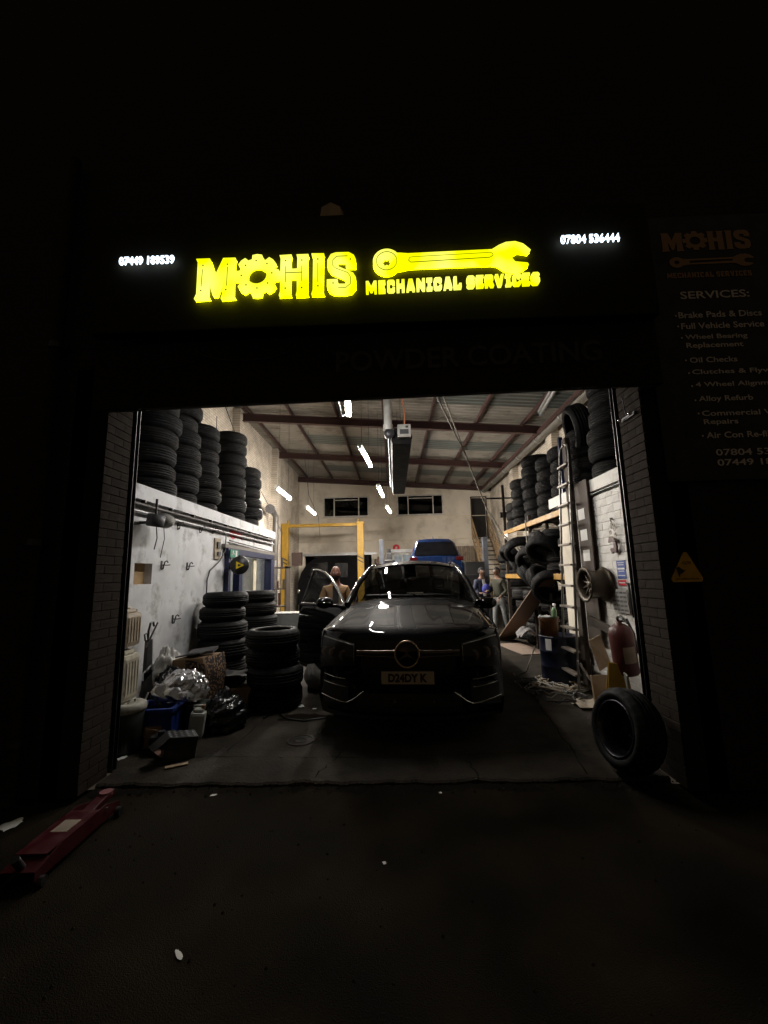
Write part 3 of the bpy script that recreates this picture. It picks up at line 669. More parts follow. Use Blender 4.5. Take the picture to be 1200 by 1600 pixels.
# electrical panel + cable
ep = T('switch_panel', 'narrow grimy switch panel with a looping black cable on the white wall', 'panel', (-2.89, 6.66, 2.09))
P('board', MB().box((0, 0, 0), (.03, .22, .34), bev=.005), mat('grimy_panel', (.34, .28, .2), .7, dirt=(.1, .08, .06), dirt_scale=12), ep)
P('cable', MB().tube([(.03, .0, .26), (.04, .1, .32), (.05, .22, .22), (.05, .22, .0), (.03, .05, -.2), (.02, -.28, -.36), (.02, -.36, -.5), (.02, -.37, -.95)], .010, 6), CORDB, ep)
P('fitting', MB().box((.025, 0, .06), (.03, .1, .1)).box((.025, .02, -.08), (.03, .09, .06)), DGREY, ep)
ex = T('exit_sign', 'green running man exit sign beside the blue doorway', 'sign', (-2.80, 7.16, 2.03))
P('plate', MB().box((0, 0, 0), (.012, .36, .14)), GREEN, ex)
P('symbol', MB().box((.008, .08, 0), (.004, .07, .11)).box((.008, -.06, .0), (.004, .10, .02)).box((.008, -.06, .02), (.004, .03, .06)).box((.008, -.10, .0), (.004, .02, .06)), PAPER, ex)
P('arm', MB().box((-.045, 0, .05), (.08, .02, .02)), GALV, ex)
# hose reel
hr = T('hose_reel', 'round black hose reel with yellow triangle hung by the blue doorway', 'hose reel', (-2.62, 6.95, 1.82))
Ry = Matrix.Rotation(-pi / 2 * .2, 4, 'Z') @ Matrix.Rotation(-pi / 2 + .1, 4, 'X') @ Matrix.Rotation(0, 4, 'Z')
P('reel', MB().lathe([(.001, -.07), (.10, -.075), (.145, -.06), (.155, -.03), (.155, .03), (.145, .06), (.001, .07)], 28, Matrix.Rotation(.35, 4, 'Z') @ Matrix.Rotation(pi / 2, 4, 'X')), BLACKM, hr)
P('triangle', MB().prism([(-.055, .065), (-.055, -.065), (.075, .0)], -.078, -.084, lambda u, w, h: Matrix.Rotation(.35, 3, 'Z') @ Vector((u, h, w))), mat('bright_yellow', (.8, .55, .02), .5), hr)
P('triangle_centre', MB().prism([(-.025, .025), (-.025, -.025), (.03, .0)], -.085, -.088, lambda u, w, h: Matrix.Rotation(.35, 3, 'Z') @ Vector((u, h, w))), BLACKM, hr)
P('bracket', MB().box((-.15, .1, 0), (.28, .05, .12)), BLUEP, hr)

# ------------------------------------------------------------------ right block
rb = T('right_block_wall', 'painted block wall inside on the right of the doorway', 'wall', (2.7, 3.65, 0))
P('core', MB().box((.12, 1.50, 1.32), (.20, 2.98, 2.64)), mat('painted_joint', (.40, .38, .35), .8), rb)
bmw = MB().box((0, 0, 0), (.03, .2965, .0975), bev=.004).mesh('brick', PBRICK)
for k in range(26):
    for j in range(8):
        y0 = .08 + j * .3 + (.15 if k % 2 else 0)
        if y0 + .15 > 2.42: continue
        place('brick', bmw, rb, (.012 + random.uniform(-.0018, .0018), y0 + .08, .053 + k * .1), (random.uniform(-.003, .003), 0, random.uniform(-.003, .003)))
P('end_render', MB().box((.01, 2.78, 1.32), (.03, .40, 2.62)), CREAM, rb)
P('ledge', MB().box((1.08, 1.66, 2.72), (2.22, 3.30, .16)), PBRICK, rb)
P('top_conduit', MB().cyl((-.03, .1, 2.60), (-.03, 3.0, 2.60), .016, n=8), BLACKM, rb)

# ------------------------------------------------------------------ lights
TM = emis('lit_tube', (1.0, .96, .91), TUBE)
TMB = emis('lit_tube_bright', (1.0, .92, .82), TUBE * 3.8)
TMM = emis('lit_tube_medium', (1.0, .94, .86), TUBE * 2.2)
BAT = mat('batten_white', (.6, .6, .58), .5)
def batten(loc, rz, label, lit=True, L=1.5, ry=0, chains=True, top=None, tm=None):
    t = T('batten_light', label, 'ceiling light', loc, (0, ry, rz), group='hanging batten lights' if lit else None)
    P('batten', MB().box((0, 0, .045), (.10, L, .05), bev=.006), BAT, t)
    P('diffuser', MB().lathe([(.001, -L / 2 + .03), (.03, -L / 2 + .03), (.03, L / 2 - .03), (.001, L / 2 - .03)], 10, Matrix.Rotation(-pi / 2, 4, 'X')), (tm or TM) if lit else PAPER, t)
    P('end_cap', MB().box((0, -L / 2 + .012, .0), (.07, .024, .07)).box((0, L / 2 - .012, .0), (.07, .024, .07)), BAT, t)
    top = top or (roofz(loc[0]) - .12 - loc[2])
    if chains:
        P('chain', MB().cyl((0, -L * .35, .07), (0, -L * .35, top), .005, n=4).cyl((0, L * .35, .07), (0, L * .35, top), .005, n=4), CORDB, t)
    return t
batten((-.62, 5.62, 4.2), radians(4), 'lit batten light nearest the doorway, partly behind the shutter')
P('flex', MB().tube([(-.03, -.3, 0.06), (-.10, -.1, .05), (-.13, .2, .0), (-.10, .5, -.12), (-.04, .62, -.05), (0, .66, .0)], .008, 5), PAPER, [o for o in C.objects if o.name == 'batten_light'][0])
batten((-.56, 8.75, 4.18), radians(-5), 'lit batten light left of the black heater, second from the doorway', tm=TMM)
batten((-.33, 11.7, 4.0), radians(-3.5), 'lit batten light hanging in front of the far heater end', tm=TMB)
batten((-.15, 15.0, 4.0), radians(-5), 'lit batten light hanging farthest down the middle', tm=TMB)
batten((-2.95, 10.9, 3.85), radians(1), 'lit batten light hanging by the left wall above the yellow lift', tm=TMB)
batten((-2.75, 13.6, 3.8), radians(1), 'second lit batten light by the left wall, just above the lift beam', tm=TMB)
batten((2.52, 6.0, 4.3), radians(-7), 'unlit tube fitting under the roof on the right', lit=False, L=1.7)

batten((-3.75, 8.3, 2.42), 0, 'lit batten light inside the office behind the blue doorway', L=1.2, chains=False, tm=emis('office_tube', (1.0, .95, .88), 45))
# radiant heater
ht = T('tube_heater', 'long black tube heater hanging under the roof in the middle', 'heater', (.20, 7.2, 4.12))
HB = mat('heater_black', (.010, .010, .010), .85, spec=.15)
P('heater_body', MB().prism([(-.20, -.02), (-.17, -.16), (.17, -.16), (.20, -.02), (.12, .14), (-.12, .14)], 0, 4.7, lambda u, w, h: (u, h, w)), HB, ht)
P('side_tube', MB().cyl((-.23, .1, .02), (-.23, 4.5, .02), .018, n=8), DGREY, ht)
P('end_piece', MB().cyl((-.15, 4.72, -.1), (.15, 4.72, -.1), .06, n=10), BLACKM, ht)
P('control_box', MB().box((.05, -.06, .05), (.24, .10, .24), bev=.008), mat('heater_box', (.36, .35, .32), .5), ht)
P('box_label', MB().box((.05, -.113, .03), (.16, .004, .09)).box((.10, -.113, .12), (.05, .004, .04)), DGREY, ht)
P('fan', MB().lathe([(.001, -.05), (.09, -.05), (.10, 0), (.09, .05), (.001, .05)], 16, Matrix.Translation((-.22, -.02, .03)) @ Matrix.Rotation(pi / 2, 4, 'X')), DGREY, ht)
P('flue_pipe', MB().cyl((-.24, .0, .12), (-.24, .0, 2.2), .075, n=14).cyl((-.24, 0, .10), (-.24, 0, .2), .09, n=14), mat('flue_grey', (.50, .49, .46), .45), ht)
P('gas_hose', MB().tube([(.06, -.1, .18), (.07, -.12, .4), (.03, -.1, .6), (.05, -.1, .78), (.05, -.1, 2.2)], .013, 6).box((.08, -.1, .75), (.12, .03, .03)), mat('orange_hose', (.50, .17, .08), .5), ht)
for y in (.4, 4.2): P('hanger', MB().cyl((0, y, .14), (0, y, 2.2), .006, n=4), CORDB, ht)

# loose cables from the roof to the racks
cb = T('hanging_cables', 'pair of thin cables slung from the roof down to the tyre rack', 'cable', (0, 0, 0))
P('cable', MB().tube([(.85, 6.9, 4.70), (1.6, 8.6, 4.15), (2.3, 10.0, 3.2), (2.75, 10.4, 2.6), (2.9, 9.4, 2.0)], .016, 5), CORD, cb)
P('cable', MB().tube([(1.0, 7.2, 4.85), (1.7, 9.0, 4.2), (2.4, 10.3, 3.15), (2.8, 10.5, 2.5), (3.0, 9.0, 1.9)], .015, 5), CORD, cb)
P('cable', MB().tube([(.85, 6.9, 4.70), (.7, 6.2, 6.2)], .012, 5).tube([(1.0, 7.2, 4.85), (.8, 6.4, 6.2)], .010, 5), CORDB, cb)
wc = T('wall_wires', 'thin wires hanging down the left wall from the roof beams', 'cable', (-4.5, 12, 0))
P('wire', MB().tube([(.0, -1.5, 6.3), (.15, 0, 4.9), (.3, 2, 3.9), (.4, 3, 3.2)], .012, 4).tube([(.1, -3.5, 5.9), (.12, -3.2, 5.2), (.3, -2.6, 4.9), (.2, -2.4, 5.6)], .012, 4).tube([(1.2, 3, 6.3), (1.3, 3.4, 4.7), (1.6, 3.8, 3.9), (1.62, 4, 3.2)], .010, 4), CORDB, wc)

# ------------------------------------------------------------------ tyres
def tyre_mesh(name, R, ri, w, m, blocks=True, n=72):
    s_ = R - ri
    half = [(ri, .10 * w), (ri + .012, .03 * w), (ri + s_ * .35, -.015 * w + .004), (ri + s_ * .62, .002), (R - .030, .018), (R - .012, .032), (R - .003, .05)]
    zs = []; z = .05
    gr = [(.05, 0), (.26 * w, 0), (.262 * w, 1), (.262 * w + .008, 1), (.262 * w + .0085, 0), (.42 * w, 0), (.422 * w, 1), (.422 * w + .009, 1), (.422 * w + .0095, 0)]
    tread = [(R + .002 * (1 - abs(z / w - .5)) - (.009 if d else 0), z) for z, d in gr if z > .05]
    prof = half + tread + [(r, w - z) for r, z in tread[::-1]] + [(r, w - z) for r, z in half[::-1]]
    prof += [(ri + .01, w * .84), (ri + s_ * .45, w - .022), (R - .028, w * .78), (R - .022, w * .5), (R - .028, w * .22), (ri + s_ * .45, .022), (ri + .01, w * .16)]
    nh = len(half); nt_ = len(tread)
    def rad(r, z, i, j):
        if blocks and (j in (4, 5, 6) or j in (nh + 2 * nt_, nh + 2 * nt_ + 1, nh + 2 * nt_ + 2)) and i % 3 == 0: return r - .007
        if blocks and nh <= j < nh + 2 * nt_ and (i + j // 3) % 4 == 0: return r - .0035
        return r
    return MB().lathe(prof, n, closed=True, rad=rad).mesh(name, m)
TY = [tyre_mesh('tyre', .318, .203, .205, RUB[0]), tyre_mesh('tyre', .335, .216, .225, RUB[1]), tyre_mesh('tyre', .345, .229, .245, RUB[2]), tyre_mesh('tyre', .305, .190, .195, RUB[1]), tyre_mesh('tyre', .355, .241, .262, RUB[0])]
TW = [.205, .225, .245, .195, .262]
STN = {}
def stack(x, y, z0, kinds, where, group, jit=.035, lean=(0, 0)):
    z = z0; n = len(kinds)
    for i, k in enumerate(kinds):
        o = place('tyre', TY[k], None, (x + random.uniform(-jit, jit) + lean[0] * i, y + random.uniform(-jit, jit) + lean[1] * i, z + .001), (0, 0, random.uniform(0, 6.28)))
        pos = 'bottom tyre' if i == 0 else ('top tyre' if i == n - 1 else '%s tyre from the bottom' % side(i))
        tag(o, '%s %s' % (pos, where), 'tyre', group)
        z += TW[k]
    return z
GLg = 'tyres stacked on the left ledge'
stack(-3.32, 5.38, 2.685, [2, 1, 2, 1, 2, 1, 2], 'in the nearest stack on the left ledge', GLg)
stack(-3.36, 6.12, 2.685, [1, 4, 2, 1, 2, 1, 1], 'in the second stack along the left ledge', GLg)
stack(-3.34, 6.86, 2.685, [0, 1, 1, 2, 1, 0, 1], 'in the third stack along the left ledge', GLg)
stack(-3.37, 8.2, 2.685, [2, 4, 1, 2, 1, 2, 1, 1], 'in the tall fourth stack on the left ledge', GLg, jit=.015)
stack(-3.33, 9.1, 2.685, [1, 2, 1, 1, 2, 1], 'in the farthest stack on the left ledge', GLg)
stack(-4.1, 5.6, 2.685, [1, 2, 1, 2, 1, 2], 'in the first back stack on the left ledge', GLg)
stack(-4.1, 6.5, 2.685, [2, 1, 2, 1, 2], 'in the second back stack on the left ledge', GLg)
GF = 'tyres stacked on the floor at the left'
stack(-2.52, 6.12, 0, [2, 2, 4, 2, 0, 0], 'in the tall floor stack against the white wall', GF, jit=.02)
stack(-1.55, 5.42, 0, [4, 2, 1, 1], 'in the low wide floor stack nearest the black car', GF, jit=.03)
stack(-2.42, 7.35, 0, [2, 2, 1, 2, 1, 3], 'in the floor stack behind, by the blue doorway', GF, jit=.02)
GR = 'tyres on the right ledge'
stack(3.03, 5.36, 2.801, [1, 2, 1, 2, 1, 2, 1], 'in the tall stack on the right ledge beside the jamb', GR, jit=.05)
stack(3.06, 6.18, 2.801, [2, 1, 2, 1], 'in the stack behind the post on the right ledge', GR, jit=.03)
stack(3.9, 5.2, 2.801, [1, 2, 1, 2, 1], 'in the back row stack on the right ledge', GR)
ty = place('tyre', TY[4], None, (2.72, 6.05, 3.72), (radians(12), radians(78), 0)); tag(ty, 'single tyre standing on edge high up behind the ladder', 'tyre')

# racks
rk = T('tyre_rack', 'yellow beamed steel racking along the right wall full of tyres', 'rack', (2.9, 6.9, 0))
for i, y in enumerate([0.05, 1.95, 3.9]):
    for x in (.05, 1.15):
        P('upright', MB().box((x, y, 1.95 if i != 1 else 1.4), (.07, .05, 3.9 if i != 1 else 2.8)), BLUEP if i == 0 else DWOOD, rk)
    P('cross_brace', MB().box((.6, y, 2.3), (1.1, .03, .04)).box((.6, y, 1.2), (1.1, .03, .04)), GALV, rk)
for z in (2.60, 1.50):
    for x in (.0, 1.19):
        for (a, b) in ((.05, 1.95), (1.95, 3.9)):
            P('shelf_beam', MB().box((x, (a + b) / 2, z), (.05, b - a - .01, .10), bev=.005), ORA, rk)
    for j in range(13): P('shelf_slat', MB().box((.6, .18 + j * .30, z + .057), (1.24, .09, .014)), DWOOD, rk)
P('rail', MB().box((.05, 3.9, 3.55), (.9, .03, .04)).box((.4, 3.92, 3.1), (.9, .03, .15)), BLACKM, rk)
P('beam_label', MB().box((-.028, 3.55, 2.52), (.004, .30, .09)), PAPER, rk)
P('cable_tie', MB().tube([(-.035, 1.95, 2.7), (-.04, 1.95, 2.2), (-.02, 1.95, 2.0)], .012, 5), CORD, rk)
GK = 'tyres on the right hand racking'
for n_, (y, ks) in enumerate([(7.4, [2, 1, 2, 1, 2]), (8.2, [1, 2, 4, 1, 2]), (9.1, [4, 2, 4, 2, 4, 1]), (9.95, [1, 2, 1, 2, 1]), (10.6, [2, 1, 1])]):
    stack(3.28, y, 2.665, ks, 'of the %s front stack on the top rack shelf' % side(n_), GK, jit=.03)
for n_, (y, k) in enumerate([(7.8, 4), (8.7, 3), (9.6, 4)]):
    stack(4.12, y, 2.665, [1, 2, 1, 2, 1][:k], 'of the %s back row stack on the top rack shelf' % side(n_), GK)
for n_, y in enumerate([7.35, 8.1, 8.85, 9.6, 10.35]):
    stack(3.27, y, 1.565, [3, 1, 1, 0] if n_ % 2 else [1, 0, 3], 'of the %s stack on the middle rack shelf' % side(n_), GK, jit=.04)
for n_, y in enumerate([7.4, 8.15, 8.9, 9.65, 10.4]):
    stack(3.30, y, 0, [2, 1, 2, 1, 2][:5], 'of the %s floor stack under the rack' % side(n_), GK, jit=.04)
for n_, (x, y, k) in enumerate([(3.4, 11.4, [2, 1, 2, 1, 2, 1, 2]), (3.45, 12.2, [2, 1, 2, 1, 2, 1, 2, 1, 2]), (3.9, 13.0, [1, 2, 1, 2, 1, 2, 1, 2])]):
    stack(x, y, 0, k, 'of the %s floor stack beyond the rack' % side(n_), GK, jit=.04)
for n_, (y, z, rx, lab) in enumerate([(8.35, 1.35, .7, 'tyre hanging over the middle shelf beam by the green bottle'), (9.0, 1.38, .55, 'tyre drooping over the middle shelf beam halfway along'), (9.75, 1.62, .8, 'tyre half fallen from the middle shelf near its far end'), (10.3, 1.9, .5, 'tyre on edge at the far end of the middle shelf'), (8.3, 2.05, 1.0, 'tyre standing high at the near end of the middle shelf'), (8.0, 1.92, .5, 'tyre leaning out of the middle shelf nearest the ladder'), (8.75, 1.75, .75, 'tyre slumped against the middle shelf stacks'), (9.35, 2.0, .4, 'tyre tilted at the back of the middle shelf'), (7.7, 1.25, .9, 'tyre tipped forward below the middle shelf')]):
    o = place('tyre', TY[n_ % 2 + 1], None, (2.86, y, z), (rx, radians(38), .3 * n_)); tag(o, lab, 'tyre', GK)

# ------------------------------------------------------------------ big wheel leaning on the right jamb
bwt = T('alloy_wheel', 'large black tyre with dark alloy rim standing against the right jamb', 'wheel', (1.88, 3.57, 0))
Mw = Matrix.Translation((.075, .02, .322)) @ Matrix.Rotation(radians(-80), 4, 'Z') @ Matrix.Rotation(radians(80), 4, 'X')
def tmesh(me, M_, name): 
    me = me.copy(); me.transform(M_); me.name = name; return me
big = tyre_mesh('tyre_big', .365, .262, .275, RUB[0])
mid = tyre_mesh('tyre_mid', .325, .225, .25, RUB[0])
place('tyre', tmesh(mid, Mw, 'tyre'), bwt)
RIMM = mat('dark_alloy', (.05, .05, .055), .3, .8)
def rim(M_, R, w, m, parent, spokes=5, face=.25):
    P('rim', MB().lathe([(R, .012), (R - .006, 0), (R - .018, .004), (R - .024, w * .3), (R - .035, w * .8), (R - .02, w * .97), (R, w)], 40, M_), m, parent)
    mm = MB()
    for k in range(spokes):
        a = 2 * pi * k / spokes
        for off in (-.16, .16):
            p0 = Vector((.05 * cos(a), .05 * sin(a), w * face)); p1 = Vector(((R - .02) * cos(a + off), (R - .02) * sin(a + off), w * (face + .1)))
            d = (p1 - p0); mm.tube([M_ @ p0, M_ @ (p0 + d * .5 + Vector((0, 0, .012))), M_ @ p1], [.022, .017, .013], 6)
    mm.lathe([(.001, w * face - .01), (.06, w * face - .01), (.07, w * face + .02), (.07, w * face + .05)], 20, M_)
    P('spokes', mm, m, parent)
    nm = MB()
    for k in range(5):
        a = 2 * pi * k / 5 + .3; nm.cyl(M_ @ Vector((.045 * cos(a), .045 * sin(a), w * face - .012)), M_ @ Vector((.045 * cos(a), .045 * sin(a), w * face - .026)), .009, n=6)
    P('wheel_nuts', nm, CHROME, parent, kind='stuff')
bwt.scale = (.95, .95, .95)
P('shade_disc', MB().lathe([(.001, .03), (.19, .02), (.222, .03)], 32, Mw), DARKC, bwt)  # dark disc added behind the open rim in place of the shade inside
rim(Mw @ Matrix.Translation((0, 0, .245)) @ Matrix.Rotation(pi, 4, 'X'), .225, .24, RIMM, bwt, face=.72)

# ------------------------------------------------------------------ the black SUV
car = T('black_suv', 'black coupe SUV parked nose out in the doorway with its driver door open', 'car', (.105, 4.13, 0), (0, 0, radians(-4.8)))
car.scale = (.968, 1, 1.025)
def fy(x, z):
    x = abs(x); y = .30 * x ** 2.8
    if z > .62: y += .10 * ((z - .62) / .4) ** 2
    if z < .36: y += .10 * ((.36 - z) / .2) ** 2
    y += .015 * cos(max(-1, min(1, (z - .55) / .4)) * pi)
    return y
def hoodz(x, y):
    t = min(1, max(0, y / 1.35)); zc = .985 + .285 * t ** .8
    ax = abs(x); W_ = .96
    z = zc - (.035 + .045 * t) * (ax / W_) ** 2.4 - (.05 * max(0, (ax - .78) / .2) ** 1.5)
    z += .014 * math.exp(-((ax - .42 - .08 * t) / .07) ** 2) * (1 - .2 * t)
    return z
xsn = [0, .08, .16, .25, .33, .40, .47, .54, .61, .68, .74, .80, .85, .90, .94, .965]
xsn = [-x for x in xsn[:0:-1]] + xsn
rows = []
for z in [.22, .27, .33, .40, .48, .56, .64, .72, .80, .87, .92, .955]:
    rows.append([(x * (1 if z > .3 else .985), fy(x, z), z - (.015 * abs(x) ** 3 if z > .8 else 0)) for x in xsn])
for t_ in [0.0, .03, .07, .12, .2, .3, .42, .55, .7, .85, 1.0]:
    row = []
    for x in xsn:
        y0 = fy(x, .955) + .02; y = y0 + (1.36 - .12 * (abs(x) / .96) ** 2 * 0 - y0) * t_
        z = hoodz(x, y) - (.028 * (1 - min(1, t_ / .07)) ** 2)
        row.append((x * (1 - .07 * t_ ** 1.6), y, z))
    rows.append(row)
nose = P('nose_and_bonnet', MB().table(rows), CAR, car)
sd = nose.modifiers.new('s', 'SUBSURF'); sd.levels = 1; sd.render_levels = 1
# side panels with wheel arches
def sidex(y, z):
    w_ = .985
    if y < .55: w_ = .94 + .045 * (max(0, y - .2) / .35)
    if y > 4.3: w_ -= .10 * ((y - 4.3) / .6) ** 2
    b = 1 - .085 * max(0, (z - .85) / .35) ** 1.5 - .04 * max(0, (.5 - z) / .3)
    crease = .012 * math.exp(-((z - .82) / .06) ** 2)
    return w_ * b + crease
def topz(y):
    if y < 1.36: return hoodz(.965, max(y, .25)) + .01
    return 1.10 + .07 * min(1, (y - 1.36) / 2.5) if y < 4.2 else 1.17 - .02 * (y - 4.2)
def botz(y):
    b = .24
    for yc in (.98, 3.92):
        if abs(y - yc) < .42: b = max(b, .36 + sqrt(.42 ** 2 - (y - yc) ** 2))
    return b
for sx in (-1, 1):
    ys = sorted(set([.27 + .06 * i for i in range(0, 78)] + [.56, 1.40, 3.50, 4.34]))
    ys = [y for y in ys if y <= 4.85]
    rows = []
    for y in ys:
        if sx < 0 and 1.42 < y < 2.50: pass
        b, t_ = botz(y), topz(y); rows.append([(sx * sidex(y, b + (t_ - b) * j / 8), y, b + (t_ - b) * j / 8) for j in range(9)])
    if sx > 0:
        P('side_panel', MB().table(rows), CAR, car)
    else:
        i1 = [i for i, y in enumerate(ys) if y <= 1.42][-1] + 1; i2 = [i for i, y in enumerate(ys) if y >= 2.50][0]
        P('front_wing', MB().table(rows[:i1]), CAR, car); P('side_panel', MB().table(rows[i2:]), CAR, car)
        P('door_sill', MB().box((-.90, 1.96, .30), (.14, 1.10, .16), bev=.02), TRIM, car)
    P('wheel_arch', MB().add([(sx * .97, .98 + .425 * cos(a), .36 + .425 * sin(a)) for a in [pi * i / 16 for i in range(17)]] + [(sx * .55, .98 + .425 * cos(a), .36 + .425 * sin(a)) for a in [pi * i / 16 for i in range(17)]], [(i, i + 1, 18 + i, 17 + i) for i in range(16)]), TRIM, car)
    # pillars and roof rail: bright window surround
    A0 = Vector((sx * .885, 1.38, 1.19)); A1 = Vector((sx * .68, 2.08, 1.645))
    pil = P('a_pillar', MB().tube([A0, A0.lerp(A1, .5) + Vector((sx * .015, 0, .02)), A1, (sx * .65, 2.7, 1.715), (sx * .63, 3.5, 1.64), (sx * .66, 4.4, 1.34), (sx * .74, 4.75, 1.2)], [.045, .04, .035, .03, .03, .04, .05], 8), CAR, car)
    if sx > 0: P('window_trim', MB().tube([(sx * .925, 1.55, 1.13), (sx * .665, 2.12, 1.585), (sx * .635, 2.7, 1.64), (sx * .64, 3.4, 1.58), (sx * .72, 4.3, 1.28)], .010, 5), CHROME, pil)
    if sx > 0: P('side_window', MB().table([[(sx * .90, 1.5, 1.14), (sx * .65, 2.1, 1.57)], [(sx * .905, 2.6, 1.16), (sx * .63, 2.7, 1.62)], [(sx * .90, 3.6, 1.17), (sx * .64, 3.4, 1.57)], [(sx * .86, 4.4, 1.18), (sx * .70, 4.35, 1.27)]]), CGLASS, car)
    else: P('side_window', MB().table([[(sx * .905, 2.56, 1.16), (sx * .63, 2.7, 1.62)], [(sx * .90, 3.6, 1.17), (sx * .64, 3.4, 1.57)], [(sx * .86, 4.4, 1.18), (sx * .70, 4.35, 1.27)]]), CGLASS, car)
    wh = P('wheel', MB(), RUB[0], car) if False else None
    for yc in (.98, 3.92):
        Mx = Matrix.Translation((sx * .975, yc, .365)) @ Matrix.Rotation(-sx * pi / 2, 4, 'Y')
        wo_ = place('wheel', tmesh(big, Mx, 'wheel'), car)
        rim(Mx, .262, .26, RIMM, wo_)
# windscreen
def wsfn(u, v):
    s_ = (u - .5) * 2; w0, w1 = .87, .66; hw = w0 + (w1 - w0) * v
    y = 1.34 + .74 * v + .10 * (s_ ** 2) * (1 - .3 * v) - .02 * sin(pi * v); z = 1.245 + .455 * v + .03 * sin(pi * v) - .055 * s_ ** 2 * (1 - .4 * v)
    return (s_ * hw, y, z)
ws = P('windscreen', MB().grid(17, 9, wsfn), CGLASS, car)
P('mirror_housing', MB().box((0, 1.93, 1.53), (.20, .06, .10), bev=.02), TRIM, ws)
P('scuttle', MB().grid(11, 3, lambda u, v: ((u - .5) * 1.7, 1.28 + .08 * v + .09 * (2 * u - 1) ** 2, 1.235 - .05 * (2 * u - 1) ** 2 + .005 * v)), TRIM, car)
for x0, x1, zz in ((-.62, .02, 1.285), (.05, .62, 1.28)):
    P('wiper', MB().tube([(x0, 1.41, zz + .02), ((x0 + x1) / 2, 1.37, zz + .022), (x1, 1.37, zz + .01)], .009, 5), TRIM, car)
roofp = [(2.08, 1.715, .67), (2.3, 1.755, .66), (2.6, 1.775, .65), (3.0, 1.76, .64), (3.4, 1.70, .62), (3.8, 1.57, .60), (4.2, 1.45, .62), (4.6, 1.30, .66), (4.85, 1.19, .70)]
P('roof_panel', MB().table([[((s_) * w_, y, z - .055 * s_ ** 2 - .02 * s_ ** 4) for s_ in [-1 + .2 * i for i in range(11)]] for y, z, w_ in roofp]), CAR, car)
P('roof_rail', MB().tube([(-.60, 2.3, 1.735), (-.60, 2.9, 1.745), (-.60, 3.5, 1.67)], .012, 5).tube([(.60, 2.3, 1.735), (.60, 2.9, 1.745), (.60, 3.5, 1.67)], .012, 5), CHROME, car)
P('tail_panel', MB().table([[(s_ * .86, 4.88, z) for s_ in (-1, -.5, 0, .5, 1)] for z in (.3, .6, .9, 1.17)]), CAR, car)
P('underside', MB().box((0, 2.5, .27), (1.75, 4.2, .06)), TRIM, car)
# cabin interior
cab = P('dashboard', MB().box((0, 1.62, 1.05), (1.5, .40, .22), bev=.06).box((0, 2.05, .75), (.28, .9, .3), bev=.03), DGREY, car)
P('steering_wheel', MB().lathe([(.185 + .016 * cos(t * pi / 4), .016 * sin(t * pi / 4)) for t in range(8)], 24, Matrix.Translation((-.38, 1.90, 1.13)) @ Matrix.Rotation(radians(65), 4, 'X'), closed=True).box((-.38, 1.9, 1.13), (.34, .03, .05)).box((-.38, 1.9, 1.08), (.05, .03, .15)), BLACKM, cab)
for x in (-.38, .38):
    st = P('seat', MB().box((x, 2.45, .65), (.5, .52, .16), bev=.05).box((x, 2.75, 1.0), (.48, .15, .65), rot=(-.25, 0, 0), bev=.05), DGREY, car)
    P('headrest', MB().box((x, 2.86, 1.42), (.26, .10, .18), rot=(-.2, 0, 0), bev=.04), DGREY, st)
P('rear_seat', MB().box((0, 3.6, .85), (1.3, .5, .5), bev=.08), DGREY, car)
# grille, badge, plate
def onf(x, z, d=.01): return (x, fy(x, z) - d, z)
P('grille', fixn(P('g_', MB().grid(21, 9, lambda u, v: onf((u - .5) * (.98 - .08 * v if v > .15 else .90), .63 + .30 * v, .006)), TRIM)).data and MB().grid(21, 9, lambda u, v: onf((u - .5) * (.98 - .08 * v if v > .15 else .90), .63 + .30 * v, .006)), mat('grille_black', (.006, .006, .006), .5), car)
bpy.data.objects.remove(bpy.data.objects['g_'])
gm = MB()
for i in range(25):
    x = -.46 + i * .0383
    if abs(x) > .11: gm.tube([onf(x, .655, .012), onf(x, .79, .012), onf(x, .91, .010)], .0035, 4)
P('grille_bars', gm, TRIM, car)
GB = mat('satin_grille_bar', (.22, .185, .14), .35, .8)
for sx in (-1, 1):
    P('grille_blade', MB().table([[onf(sx * x, z0 + .008, .02), onf(sx * x, z0 + dz, .045), onf(sx * x, z0 - .0, .02)] for x, z0, dz in [(.12, .845, -.012), (.2, .838, -.01), (.3, .835, -.01), (.42, .835, -.01), (.52, .838, -.01)]]).tube([onf(sx * x, z, .03) for x, z in [(.12, .85), (.2, .846), (.35, .845), (.52, .842)]], .008, 6).tube([onf(sx * x, z, .03) for x, z in [(.12, .79), (.2, .797), (.35, .80), (.52, .803)]], .005, 6), GB, car)
Mb = Matrix.Translation((0, -.045 + fy(0, .82), .82)) @ Matrix.Rotation(pi / 2, 4, 'X')
bd = P('badge', MB().lathe([(.118 + .011 * cos(t * pi / 4), .011 * sin(t * pi / 4)) for t in range(8)], 40, Mb, closed=True), mat('badge_ring', (.55, .42, .28), .3, .8), car)
P('badge_disc', MB().lathe([(.001, -.004), (.11, -.006), (.118, -.012)], 32, Mb), mat('badge_gloss', (.004, .004, .005), .08), bd)
stp = []
for k in range(6):
    a = pi / 2 + k * pi / 3; r = .104 if k % 2 == 0 else .016; stp.append((r * cos(a), r * sin(a)))
P('star_emblem', MB().prism(stp, .0, .006, lambda u, w, h: Mb @ Vector((u, w, h))), mat('star_dark', (.2, .2, .21), .25, .9), bd)
P('bonnet_badge', MB().lathe([(.001, .006), (.026, .004), (.03, 0)], 20, Matrix.Translation((0, .17, 1.022)) @ Matrix.Rotation(.45, 4, 'X')), CHROME, car)
pl = P('number_plate', MB().box((0, fy(0, .58) - .045, .612), (.52, .012, .112), bev=.004), mat('plate_white', (.55, .46, .32), .5, var=.08), car)
